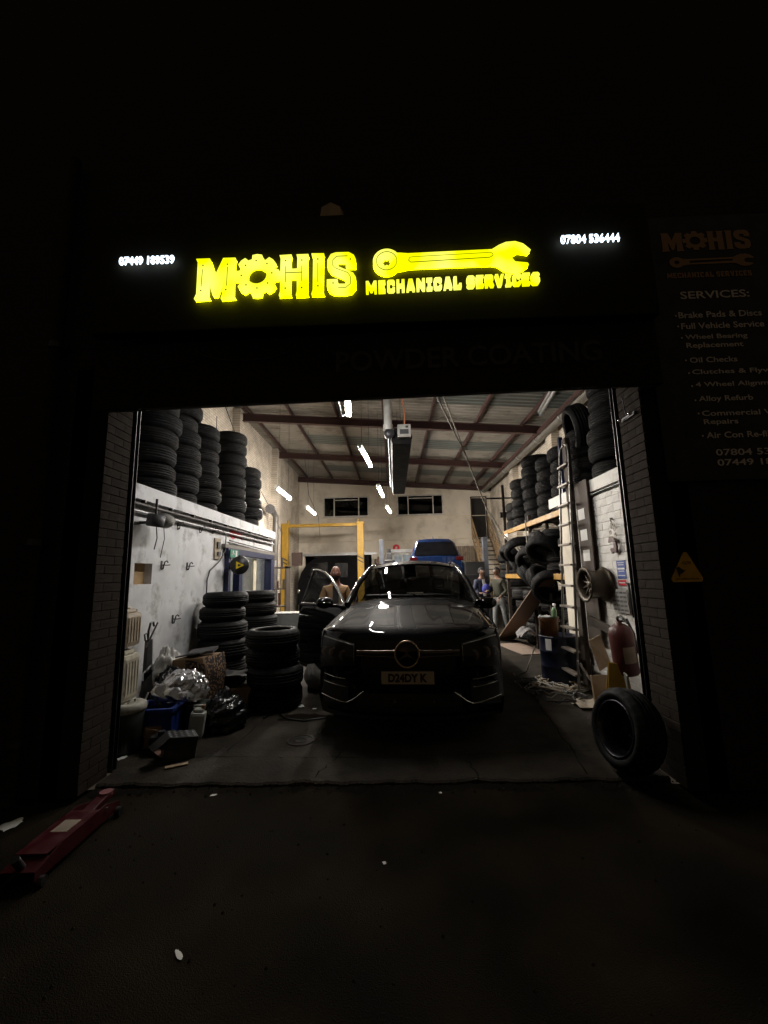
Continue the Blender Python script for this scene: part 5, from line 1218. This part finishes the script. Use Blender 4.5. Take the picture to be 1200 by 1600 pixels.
# wheel rim on wall
wr_ = T('wall_hung_rim', 'bare bronze wheel rim hung on the white wall above the extinguisher', 'wheel rim', (2.66, 5.32, 1.42))
BRZ = mat('bronze_alloy', (.06, .045, .028), .45, .5)
Mr = Matrix.Rotation(-pi / 2, 4, 'Y') @ Matrix.Identity(4)
P('barrel', MB().lathe([(.205, .0), (.218, .008), (.205, .02), (.18, .035), (.172, .13), (.18, .235), (.205, .25), (.220, .26), (.205, .272), (.165, .25), (.158, .13), (.165, .03)], 40, Mr, closed=True), BRZ, wr_)
mm = MB()
for k in range(10):
    a = 2 * pi * k / 10; mm.tube([Mr @ Vector((.04 * cos(a), .04 * sin(a), .18)), Mr @ Vector((.10 * cos(a), .10 * sin(a), .195)), Mr @ Vector((.164 * cos(a), .164 * sin(a), .20))], [.02, .014, .012], 6)
mm.lathe([(.001, .21), (.045, .21), (.055, .18), (.055, .02)], 20, Mr)
P('spokes', mm, BRZ, wr_)
# chain + red hook + posters + grid
ch_ = T('wall_chain', 'short pale chain hanging on the right wall', 'chain', (2.665, 5.0, 2.10))
mm = MB()
for i in range(9):
    a = 2 * pi * i / 9; mm.tube([(-.01 + .008 * (i % 2), .05 * cos(a) + .018 * cos(2 * pi * j / 8), .10 * sin(a) - .05 + .022 * sin(2 * pi * j / 8)) for j in range(9)], .0055, 5)
P('links', mm, mat('pale_links', (.5, .46, .38), .5, .3), ch_); P('nail', MB().cyl((0, .05, .12), (.03, .05, .12), .012, n=6).tube([(0, .05, .12), (0, .02, .06)], .006, 4), BLACKM, ch_)
rh = T('red_lifting_hook', 'red hook hanging below the chain on the right wall', 'hook', (2.655, 5.02, 1.90))
P('hook', MB().prism([(.06, .10), (-.05, .07), (-.085, -.02), (-.07, -.10), (-.01, -.085), (.03, -.11), (.06, -.05), (.02, -.04), (-.02, -.05), (-.035, .02), (.02, .04), (.09, .03)], -.012, .012, lambda u, w, h: (h, u, w)), RED, rh)
ps = T('blue_poster', 'blue printed safety poster on the white block wall', 'poster', (2.693, 4.97, 1.60))
PB = mat('poster_blue', (.035, .075, .28), .6)
P('sheet', MB().box((0, 0, 0), (.004, .185, .215)), PB, ps)
for i, (z, w_) in enumerate([(.08, .14), (.055, .12), (.01, .15), (-.02, .12), (-.07, .15)]): P('print_line', MB().box((-.0028, 0, z), (.0012, w_, .008 if i not in (2,) else .02)), PAPER, ps)
rn = T('red_notice', 'small red notice under the blue poster', 'notice', (2.693, 4.98, 1.445)); P('sheet', MB().box((0, 0, 0), (.004, .17, .065)), REDS, rn); P('print_line', MB().box((-.0028, 0, 0), (.0012, .13, .014)), PAPER, rn)
vg = T('vent_grille', 'white vent grille with rows of slots on the right wall', 'vent', (2.675, 5.03, 1.23))
P('plate', MB().box((0, 0, 0), (.012, .33, .27), bev=.003), PBRICK, vg)
for r in range(5):
    for c_ in range(4): P('slot', MB().box((-.008, -.12 + c_ * .08, -.10 + r * .05), (.006, .06, .022), bev=.002), mat('vent_shadow', (.30, .29, .27), .7), vg)
bf = T('black_bar_frame', 'black angled bar fixed beside the vent grille', 'bracket', (2.62, 4.72, 1.26))
P('bar', MB().tube([(.05, .04, .17), (0, .03, .18), (0, 0, .16), (0, -.03, -.18), (.06, -.05, -.20)], .014, 6), BLACKM, bf)
# extinguisher
fe = T('fire_extinguisher', 'old faded red extinguisher with cream label tilted on the right wall', 'extinguisher', (2.47, 4.66, .50), (radians(6), radians(-7), 0))
P('cylinder', MB().lathe([(.001, 0), (.11, 0), (.122, .02), (.122, .42), (.105, .48), (.06, .52), (.03, .53), (.03, .56), (.001, .56)], 28), REDD, fe)
P('label_plate', MB().grid(7, 3, lambda u, v: (.1235 * cos(-2.1 + 1.1 * u), .1235 * sin(-2.1 + 1.1 * u), .14 + .17 * v)), mat('cream_label', (.36, .28, .20), .6), fe)
P('handle', MB().tube([(0, 0, .54), (-.02, -.02, .60), (-.03, -.10, .64), (-.02, -.15, .62)], .014, 6).tube([(0, 0, .56), (.03, -.08, .57), (.02, -.13, .56)], .01, 6), BLACKM, fe)
P('hose', MB().tube([(.02, 0, .55), (.10, .02, .56), (.14, .0, .40), (.13, -.02, .2)], .014, 6), BLACKM, fe)
P('bracket', MB().box((.16, 0, .25), (.12, .05, .03)), GALV, fe)
# boards and boxes at right
def slab_obj(name, label, cat, loc, d, rot, m):
    o = P(name, MB().box((0, 0, 0), d, bev=.003), m, loc=loc, rot=rot); tag(o, label, cat); return o
slab_obj('plywood_offcut', 'square pale plywood offcut leaning above the grey tray', 'board', (2.50, 5.30, .60), (.02, .27, .36), (.15, -.2, -.95), CARDL)
slab_obj('plywood_offcut', 'larger pale plywood offcut standing on the floor by the cables', 'board', (2.36, 5.05, .20), (.02, .32, .38), (-.12, -.15, -1.0), CARDL)
slab_obj('plywood_offcut', 'narrow whitish offcut behind the yellow marker', 'board', (2.42, 4.62, .33), (.02, .16, .42), (.25, -.1, -.2), VINYL)
slab_obj('pallet_board', 'long brown skirting board lying along the right wall', 'board', (2.62, 5.2, .86), (.04, 1.1, .10), (.18, 0, 0), DWOOD)
tg = T('grey_tray', 'crumpled grey egg box tray between the plywood offcuts', 'tray', (2.38, 5.45, .36), (.1, -.5, -.3))
P('tray', MB().grid(11, 7, lambda u, v: (-.02 + .02 * sin(u * 18) * sin(v * 12), .42 * (u - .5), .24 * (v - .5))), mat('pulp_grey', (.27, .25, .23), .9), tg)
yw = T('yellow_marker', 'yellow folding floor marker standing behind the big wheel', 'floor sign', (2.33, 4.62, 0), (0, 0, radians(-15)))
P('panel', MB().prism([(-.15, 0), (.15, 0), (.10, .60), (-.06, .62)], -.06, -.045, lambda u, w, h: (u, h + w * .08, w)), YEL, yw)
P('panel', MB().prism([(-.15, 0), (.15, 0), (.10, .60), (-.06, .62)], .06, .045, lambda u, w, h: (u, h - w * .06 + .02, w)), YEL, yw)
P('warning_triangle', MB().tube([(.09 * cos(a * pi / 8) - .04, -.075 + .02, .27 + .09 * sin(a * pi / 8)) for a in range(17)], .012, 5).box((-.04, -.05, .27), (.02, .01, .10)), RED, yw)
# drum with bucket and spray bottle
dm = T('oil_drum', 'dark blue oil drum standing by the ladder', 'drum', (2.42, 6.42, 0))
P('drum_body', MB().lathe([(.001, 0), (.26, 0), (.268, .012), (.26, .03), (.26, .21), (.268, .22), (.26, .235), (.26, .42), (.268, .43), (.26, .445), (.26, .63), (.268, .645), (.262, .66), (.25, .645), (.001, .64)], 36), OILBL, dm)
P('drum_label', MB().grid(5, 3, lambda u, v: (.2625 * cos(-2.62 + .35 * u), .2625 * sin(-2.62 + .35 * u), .46 + .16 * v)), PAPER, dm)
bk = T('rusty_bucket', 'rust coloured bucket on top of the oil drum', 'bucket', (2.29, 6.36, .645))
P('bucket_body', MB().lathe([(.001, .004), (.115, 0), (.14, .26), (.15, .27), (.14, .275), (.132, .26), (.108, .012), (.001, .012)], 28), mat('rust_orange', (.27, .13, .05), .6, var=.3), bk); P('handle', MB().tube([(.145 * cos(a), .145 * sin(a) * .4 - .05, .25 + .06 * sin(a)) for a in [pi + pi * i / 10 for i in range(11)]], .006, 5), BLACKM, bk)
sp = T('spray_bottle', 'green spray bottle standing on the rusty bucket', 'bottle', (2.36, 6.30, .922))
P('bottle', MB().lathe([(.001, 0), (.034, 0), (.036, .02), (.036, .10), (.02, .14), (.014, .15), (.001, .15)], 16), mat('bottle_green', (.20, .36, .18), .35), sp); P('trigger', MB().box((0, -.02, .185), (.025, .08, .035), bev=.006).box((0, -.045, .16), (.012, .015, .04)), PAPER, sp)
P('bucket_lid', MB().lathe([(.001, .0), (.152, .0), (.152, .008), (.001, .008)], 24, Matrix.Translation((0, 0, .272))), BLACKM, bk)
o = P('rag', MB().grid(12, 12, lambda u, v: (2.24 + .14 * (u - .5), 6.36 + .14 * (v - .5), .932 + .02 * sin(9 * u) * sin(8 * v))), WHITEC); tag(o, 'crumpled pale rag on the bucket beside the spray bottle', 'rag')
# cable tangle
ct = T('cable_tangle', 'tangle of grey and black cables lying on the floor by the drum', 'cable', (2.15, 5.85, 0))
for i in range(7):
    rr = random.Random(i); pts = []
    cx, cy = rr.uniform(-.22, .22), rr.uniform(-.35, .4)
    for j in range(34):
        a = j * .42 + rr.random() * .25; r = .12 + .15 * rr.random() + .004 * j
        pts.append((cx + r * cos(a) * 1.0, cy + r * sin(a) * 1.2 , .012 + .02 * abs(sin(j * .9 + i)) + .004 * i))
    P('cable', MB().tube(pts, .008 + .002 * (i % 3), 6), [CORD, CORDB, mat('tan_cable', (.30, .24, .16), .6)][i % 3], ct)
P('cable', MB().tube([(.0, .1, .01), (.1, -.4, .01), (.18, -.8, .01), (.3, -1.1, .01)], .009, 6).tube([(-.3, 1.0, .01), (-.38, .6, .05), (-.3, .3, .2), (-.1, .5, .5)], .009, 6), CORD, ct)
o = P('rag', MB().grid(14, 10, lambda u, v: (2.28 + .34 * (u - .5), 5.25 + .34 * (v - .5), .03 + .025 * sin(11 * u + 3 * v) * sin(7 * v))), mat('dirty_rag', (.30, .26, .2), .9)); tag(o, 'dirty flat rag on the floor in front of the plywood offcut', 'rag')
crate('parts_box', (2.80, 6.95, 0), (.5, .5, .55), DGREY, 'dark plastic box behind the oil drum', rz=.2)
o = P('grey_cloth', MB().grid(12, 12, lambda u, v: (2.72 + .35 * (u - .5), 8.9 + .4 * (v - .5), .28 + .14 * sin(3 * u) + .04 * sin(9 * v))), mat('speckled_cloth', (.16, .15, .15), .9, dirt=(.4, .4, .4), dirt_scale=20)); tag(o, 'speckled grey cloth heaped beside the leaning board', 'cloth')

# ------------------------------------------------------------------ left side clutter
HD2 = mat('yellowed_white_plastic', (.40, .37, .29), .5, var=.18, scale=5, dirt=(.20, .16, .10), dirt_scale=6)
HD3 = mat('beige_plastic', (.34, .28, .20), .5, var=.2, scale=5, dirt=(.16, .11, .07), dirt_scale=6)
dr_ = T('plastic_drum', 'dark tub with a thick pale lid against the left jamb', 'drum', (-2.60, 4.13, 0))
P('tub', MB().lathe([(.001, 0), (.125, 0), (.14, .02), (.15, .20), (.152, .37), (.145, .38), (.001, .38)], 28), mat('dark_green_tub', (.018, .021, .016), .5), dr_)
P('lid', MB().lathe([(.001, .435), (.08, .435), (.09, .445), (.135, .445), (.158, .43), (.163, .40), (.158, .365), (.15, .362), (.15, .375), (.001, .375)], 28), VINYL, dr_)
P('lid_handle', MB().tube([(.03, -.05, .44), (.035, -.04, .47), (.04, .04, .47), (.035, .05, .44)], .010, 6), VINYL, dr_)
def can(label, z, h, m, x=-2.70, w=.20):
    t = T('plastic_container', label, 'container', (x, 4.15, z), (0, 0, radians(4)))
    b_ = P('can_body', MB().box((0, 0, h * .44), (w, .30, h * .88), bev=.045).box((0, -.02, h * .90), (w * .72, .20, h * .14), bev=.03), m, t)
    for i in range(5): P('moulded_rib', MB().tube([(w / 2 - .001, -.10 + .05 * i, h * .14), (w / 2 + .002, -.10 + .05 * i, h * .45), (w / 2 - .001, -.10 + .05 * i, h * .74)], .007, 5), m, t)
    P('handle', MB().tube([(0, -.07, h * .95), (0, -.05, h * 1.0), (0, .05, h * 1.0), (0, .08, h * .94)], .012, 6), m, t)
    P('cap', MB().cyl((.03, .11, h * .86), (.03, .11, h * .94), .022, n=12), m, t)
P('can_shelf', MB().box((0, 0, 0), (.01, .01, .01)), DWOOD) if False else None
crate('storage_box', (-2.72, 4.17, 0), (.16, .30, .43), DGREY, 'dark box behind the lidded tub at the left jamb')
can('cloudy white plastic container between the tub lid and the beige container', .447, .50, HD2)
can('ribbed beige plastic container on top of the white one at the left jamb', .955, .38, HD3, w=.185)
# folded stand with crutch handles
fo = T('folded_trolley', 'dark folded trolley with hooked handles leaning on the white wall', 'trolley', (-2.78, 4.66, 0))
P('frame', MB().prism([(-.06, .2), (.10, .2), (.04, .95), (-.04, .95)], -.02, .02, lambda u, w, h: (h + .03, u, w)).tube([(.04, -.03, .9), (.05, -.05, 1.05), (.05, -.02, 1.13), (.05, .03, 1.14), (.05, .05, 1.09)], .012, 6).tube([(.05, -.08, .88), (.05, .02, 1.0), (.05, .12, 1.12)], .010, 6).tube([(.05, -.1, .95), (.05, -.12, 1.02), (.05, -.07, 1.03), (.05, -.05, .96)], .009, 6), BLACKM, fo)
P('metal_plate', MB().box((.09, -.08, .62), (.02, .16, .10), rot=(.5, .3, 0)), CHROME, fo)
P('metal_plate', MB().box((.09, -.03, .35), (.02, .12, .10), rot=(-.3, .2, 0)), CHROME, fo)
def blob(name, label, cat, loc, r, m, seed, amp=.18, freq=3, pinch=False, n=40, flat=.55, crease=0.0):
    rr = random.Random(seed); ph = [[rr.uniform(0, 6.28) for _ in range(3)] for _ in range(9)]; fr = [[rr.uniform(-1, 1) * freq * (1 + .5 * i) for _ in range(3)] for i in range(9)]
    def f(u, v):
        th = 2 * pi * u; p = pi * v; d = Vector((cos(th) * sin(p), sin(th) * sin(p), cos(p)))
        k = 1 + sum(amp / (1 + i * .8) * (1 - 2 * abs(sin(d.dot(Vector(fr[i])) * 2 + ph[i][0]))) for i in range(9)) * .6
        if pinch and d.z > .55: k *= 1 - .35 * (d.z - .55)
        x, y, z = d.x * r[0] * k, d.y * r[1] * k, d.z * r[2] * k
        if pinch and d.z > .93: z += (d.z - .93) * 1.1
        z = max(z, -r[2] * flat)
        return (x, y, z + r[2] * flat)
    t = P(name, MB().grid(n + 1, n // 2 + 1, f), m, loc=loc); tag(t, label, cat); return t
blob('clear_bag', 'cloudy white plastic bag slumped against the white wall', 'bag', (-2.70, 4.98, .26), (.17, .18, .36), CLEARP, 3, .13, 3.5, n=56)
blob('bin_bag', 'full black bin bag on the floor beside the tyre stacks', 'bag', (-1.90, 4.72, 0), (.25, .25, .24), BINB, 11, .14, 5, True, n=72)
blob('foil_bag', 'shiny silver film bag on top of the blue crate', 'bag', (-2.32, 4.62, .33), (.27, .19, .20), FOIL, 21, .12, 4.5, n=72, flat=.5)
blob('dark_sack', 'black sack between the seat and the blue crate', 'bag', (-2.52, 4.70, 0), (.19, .22, .42), BINB, 31, .12, 4, n=48)
o = P('foil_sheet', MB().grid(30, 16, lambda u, v: (-2.50 + .34 * u + .02 * sin(9 * v), 4.40 - .05 * sin(pi * v) + .012 * sin(13 * u + 5 * v), .36 + .20 * v * (1 - .5 * u) + .01 * sin(17 * u) * sin(11 * v))), FOIL); tag(o, 'crumpled silver film sheet hanging over the front of the crate', 'film')
# blue crate
bcx = T('blue_crate', 'blue plastic crate with a cardboard label in the rubbish pile', 'crate', (-2.42, 4.36, 0), (0, 0, radians(8)))
m = MB().box((0, 0, .02), (.34, .30, .02))
for dx_, dy_, w_, d_ in ((0, -.16, .36, .014), (0, .16, .36, .014), (-.175, 0, .014, .32), (.175, 0, .014, .32)): m.box((dx_, dy_, .17), (w_, d_, .34))
P('crate_body', m, BLUEPL, bcx); P('rim', MB().box((0, -.168, .335), (.40, .04, .045), bev=.012).box((0, .168, .335), (.40, .04, .045), bev=.012).box((-.185, 0, .335), (.04, .33, .045), bev=.012).box((.185, 0, .335), (.04, .33, .045), bev=.012), BLUEPL, bcx)
P('label_card', MB().box((-.02, -.172, .15), (.23, .006, .10)), CARD, bcx)
crate('dark_bin', (-2.14, 4.62, 0), (.17, .2, .30), mat('bin_dark_green', (.03, .04, .033), .5), 'dark green bin wedged between crate and jerrycan', 'bin')
# jerrycan
jc = T('jerrycan', 'translucent white jerrycan standing on the floor', 'jerrycan', (-2.08, 4.44, 0), (0, radians(6), radians(15)))
P('can_body', MB().box((0, 0, .13), (.15, .13, .25), bev=.03).box((.0, 0, .262), (.10, .09, .05), bev=.02), HDPE, jc); P('handle', MB().tube([(-.05, 0, .26), (-.05, 0, .31), (.02, 0, .315), (.045, 0, .28)], .011, 6), HDPE, jc); P('cap', MB().cyl((.04, 0, .28), (.04, 0, .32), .022, n=12), CARD, jc)
# leopard box, cardboard, carton
lp = mat('leopard_print', (.18, .10, .05), .7)
nt = lp.node_tree; vo = nt.nodes.new('ShaderNodeTexVoronoi'); vo.inputs['Scale'].default_value = 34
tc = nt.nodes.new('ShaderNodeTexCoord'); nt.links.new(tc.outputs['Object'], vo.inputs['Vector'])
cr = nt.nodes.new('ShaderNodeValToRGB'); cr.color_ramp.elements[0].color = (.30, .18, .10, 1); cr.color_ramp.elements[0].position = .36; cr.color_ramp.elements[1].color = (.018, .010, .007, 1); cr.color_ramp.elements[1].position = .46
nt.links.new(vo.outputs['Distance'], cr.inputs[0]); nt.links.new(cr.outputs[0], nt.nodes['Principled BSDF'].inputs['Base Color'])
lb_ = T('leopard_box', 'cardboard box draped with leopard print cloth on the pile', 'box', (-2.36, 5.02, 0), (0, 0, radians(-12)))
P('box', MB().box((0, 0, .55), (.42, .34, .30), rot=(0, -.1, 0), bev=.008), CARD, lb_)
P('print_cloth', MB().grid(10, 22, lambda u, v: (.235 + .02 * sin(6 * v) + .05 * v, -.19 + .36 * u, .72 - .60 * v + .01 * sin(8 * u))), lp, lb_)
P('print_cloth', MB().grid(16, 10, lambda u, v: (-.02 + .26 * u, -.185 - .01 * sin(9 * u), .70 - .05 * u - .50 * v)), lp, lb_)
P('top_flap', MB().box((-.02, 0, .735), (.34, .30, .012), rot=(0, -.16, 0)).box((.05, .02, .755), (.3, .2, .03), rot=(.1, -.1, .3)), DGREY, lb_)
P('support', MB().box((0, 0, .2), (.40, .34, .40)), DARKC, lb_)
crate('cardboard_box', (-1.92, 5.25, 0), (.22, .22, .30), CARD, 'small cardboard box behind the bin bag', rz=.4)
cn = T('patterned_carton', 'black carton with a pale dotted pattern lying nearest in the pile', 'box', (-2.02, 3.98, 0), (0, radians(8), radians(35)))
P('carton', MB().box((0, 0, .10), (.26, .20, .20), bev=.006), mat('carton_black', (.012, .012, .013), .45), cn)
for i in range(5):
    for j in range(4): P('pattern_mark', MB().box((-.10 + i * .05, -.075 + j * .05, .2025), (.026, .018, .003), rot=(0, 0, .6)), mat('mark_grey', (.20, .21, .22), .5), cn)
P('flap', MB().box((-.18, -.06, .16), (.16, .15, .004), rot=(0, -.7, .2)), MATS['carton_black'], cn)
slab_obj('cardboard_piece', 'torn cardboard strip beside the patterned carton', 'cardboard', (-2.24, 4.02, .05), (.22, .05, .006), (.3, .3, -.5), mat('pink_card', (.34, .20, .15), .8))
slab_obj('cardboard_piece', 'small cardboard scrap under the carton front', 'cardboard', (-1.93, 3.80, .012), (.18, .05, .006), (0, 0, .5), CARDL)
slab_obj('cardboard_piece', 'tan cardboard scrap leaning below the crate label', 'cardboard', (-2.36, 4.12, .11), (.10, .006, .20), (.25, .2, .2), CARD)
bt = T('bearing_block', 'black boxy engine cover beside the patterned carton', 'car part', (-2.24, 4.12, 0), (0, 0, .3)); P('cover', MB().box((0, 0, .08), (.2, .18, .16), bev=.02).cyl((0, -.05, .16), (0, -.05, .2), .03, n=10), DARKC, bt)
fm = T('floor_mats', 'pile of folded black rubber mats by the tall tyre stack', 'mats', (-2.10, 5.28, 0))
for i in range(4): P('mat', MB().grid(10, 4, lambda u, v: ((u - .5) * .42 + .02 * i, (v - .5) * .3, .34 + .045 * i + .035 * sin(3.1 * u + i))), RUB[2], fm)
P('mat_core', MB().box((0, 0, .17), (.36, .26, .34), bev=.03), DARKC, fm)
def paper(name, label, cat, loc, s_, m, seed):
    rr = random.Random(seed); a, b = rr.uniform(5, 9), rr.uniform(5, 9)
    o = P(name, MB().grid(9, 7, lambda u, v: (s_[0] * (u - .5) * (1 + .2 * sin(5 * v + seed)), s_[1] * (v - .5) * (1 + .3 * sin(4 * u)), .003 + .05 * s_[0] * abs(sin(a * u + b * v)))), m, loc=loc, rot=(0, 0, rr.uniform(0, 3))); tag(o, label, cat)
paper('paper_scrap', 'white paper scrap on the floor between tyre stack and car', 'litter', (-1.28, 5.42, 0), (.20, .12), PAPER, 1)
paper('paper_scrap', 'tiny white scrap on the floor by the cable', 'litter', (-1.02, 5.30, 0), (.05, .03), PAPER, 2)
paper('paper_scrap', 'crumpled white paper below the old seat', 'litter', (-2.53, 3.98, 0), (.10, .05), PAPER, 3)
paper('paper_scrap', 'flattened pale wrapper on the asphalt at far left', 'litter', (-2.66, 3.02, -.03), (.14, .09), PAPER, 4)
paper('paper_scrap', 'small pale leaf of litter alone on the asphalt in front', 'litter', (-.99, 2.05, -.03), (.06, .018), PAPER, 5)
paper('paper_scrap', 'tiny bright scrap on the threshold left of centre', 'litter', (-.67, 3.40, -.03), (.03, .02), PAPER, 6)
paper('paper_scrap', 'small scrap on the threshold below the car', 'litter', (.30, 3.38, -.03), (.035, .02), PAPER, 7)
paper('paper_scrap', 'scrap on the threshold at left end', 'litter', (-1.42, 3.38, -.03), (.05, .02), PAPER, 8)
paper('paper_scrap', 'tiny scrap beneath the middle of the threshold', 'litter', (-.10, 2.62, -.03), (.02, .02), PAPER, 9)
o = P('gravel', MB(), ASPH) if False else None
gr_ = MB(); rr = random.Random(5)
for i in range(420):
    x, y = rr.uniform(-2.4, 2.4), rr.choice([rr.uniform(3.36, 3.50), rr.uniform(1.2, 3.4)]); r = rr.uniform(.003, .010)
    gr_.add([(x - r, y, -.03), (x, y - r, -.03), (x + r, y, -.03), (x, y + r, -.03), (x, y, -.03 + r * 1.2)], [(0, 1, 4), (1, 2, 4), (2, 3, 4), (3, 0, 4)])
P('grit', gr_, mat('grit_stone', (.030, .026, .02), .9, spec=.1), kind='stuff')
fc = P('floor_cable', MB().tube([(-1.55, 4.98, .012), (-1.48, 5.15, .012), (-1.46, 5.3, .012), (-1.40, 5.10, .012), (-1.25, 4.93, .012), (-1.05, 4.86, .012), (-.8, 4.96, .012)], .008, 6), CORDB); tag(fc, 'thin black cable looping over the floor to the car', 'cable')
wp = T('wheel_trim_pile', 'shiny wheel trims leaning behind the low tyre stack near the car', 'wheel trims', (-1.12, 6.1, 0), (0, 0, .2))
for i in range(3): P('trim', MB().lathe([(.001, .0), (.08, .01), (.18, .0), (.20, -.02)], 24, Matrix.Translation((.0 + .05 * i, -.04 * i, .22 + .05 * i)) @ Matrix.Rotation(radians(70 - 12 * i), 4, 'X')), ALU, wp)
P('box_under', MB().box((.05, .15, .1), (.4, .3, .2)), DGREY, wp)
# ------------------------------------------------------------------ trolley jack
tj = T('trolley_jack', 'long red trolley jack with a white label on the ground at far left', 'jack', (-2.09, 2.80, -.03), (0, 0, radians(2)))
tj.scale = (.84, .84, .84)
P('side_plate', MB().prism([(-.44, .04), (-.44, .10), (-.20, .155), (.25, .155), (.42, .10), (.42, .04)], -.115, -.105, lambda u, w, h: (h, u, w)), RED, tj)
P('side_plate', MB().prism([(-.44, .04), (-.44, .10), (-.20, .155), (.25, .155), (.42, .10), (.42, .04)], .105, .115, lambda u, w, h: (h, u, w)), RED, tj)
P('cover_plate', MB().box((0, -.08, .150), (.21, .52, .008)).box((0, -.38, .115), (.21, .12, .008), rot=(.25, 0, 0)), RED, tj)
P('lift_arm', MB().box((0, .30, .13), (.09, .34, .05), rot=(.12, 0, 0), bev=.01), RED, tj)
P('saddle', MB().cyl((0, .42, .15), (0, .42, .175), .05, n=16), mat('saddle_pink', (.2, .07, .08), .5), tj)
P('label_plate', MB().box((.0, -.03, .1555), (.12, .15, .002)), mat('stained_label', (.26, .21, .16), .7, dirt=(.25, .16, .1), dirt_scale=25), tj)
for sx in (-1, 1):
    P('wheel', MB().cyl((sx * .12, .38, .035), (sx * .16, .38, .035), .035, n=16), BLACKM, tj); P('wheel', MB().cyl((sx * .12, -.40, .03), (sx * .15, -.40, .03), .03, n=16), BLACKM, tj)
    P('bolt', MB().cyl((sx * .115, .25, .12), (sx * .125, .25, .12), .015, n=8), CHROME, tj)
P('handle_socket', MB().cyl((0, -.40, .10), (0, -.47, .20), .025, n=10), BLACKM, tj)

kn = T('jamb_knobs', 'pair of small bright knobs on a bracket high on the right brick jamb', 'bracket', (2.075, 3.47, 2.92))
P('plate', MB().box((.01, 0, 0), (.012, .20, .03)), DGREY, kn)
for y in (-.08, .08): P('knob', MB().ball((-.02, y, 0), .018, 10, 8), CHROME, kn)
P('cord', MB().tube([(-.01, .0, .02), (-.012, .01, .12), (-.01, .03, .2)], .005, 5), CORDB, kn)

slab_obj('flattened_cardboard', 'pale flattened cardboard lying on the floor at the foot of the leaning board', 'cardboard', (2.62, 9.0, .012), (.55, 1.3, .012), (0, 0, .15), mat('floor_card', (.24, .18, .14), .85, dirt=(.12, .09, .07), dirt_scale=6))

# dirt and rubble gathered along the broken threshold
td = MB(); rr = random.Random(12); up_ = []; lo_ = []
for i in range(121):
    x = -2.42 + i * .0375; up_.append((x, 3.49 + rr.uniform(-.02, .02), -.0225)); lo_.append((x, 3.40 + rr.uniform(-.035, .03) - .02 * sin(i * .37), -.0255))
td.table([lo_, up_], False)
P('threshold_dirt', td, CRK, kind='stuff')
rb_ = MB()
for i in range(260):
    x, y = rr.uniform(-2.4, 2.05), rr.gauss(3.47, .05); r = rr.uniform(.004, .016)
    rb_.add([(x - r, y + rr.uniform(-r, r) * .5, -.028), (x, y - r, -.028), (x + r, y, -.028), (x, y + r, -.028), (x + rr.uniform(-r, r) * .5, y, -.028 + r * rr.uniform(.8, 1.6))], [(0, 1, 4), (1, 2, 4), (2, 3, 4), (3, 0, 4)])
P('rubble', rb_, MATS['grit_stone'], kind='stuff')

crate('black_cabinet', (2.15, 12.5, 0), (.55, .5, 1.55), mat('cabinet_black', (.012, .012, .012), .6), 'tall black cabinet between the blue car and the two men', 'cabinet')
crate('workshop_trolley', (2.55, 13.3, 0), (.6, .5, 1.95), MATS['cabinet_black'], 'dark tool trolley stack behind the two men by the stairs', 'trolley')
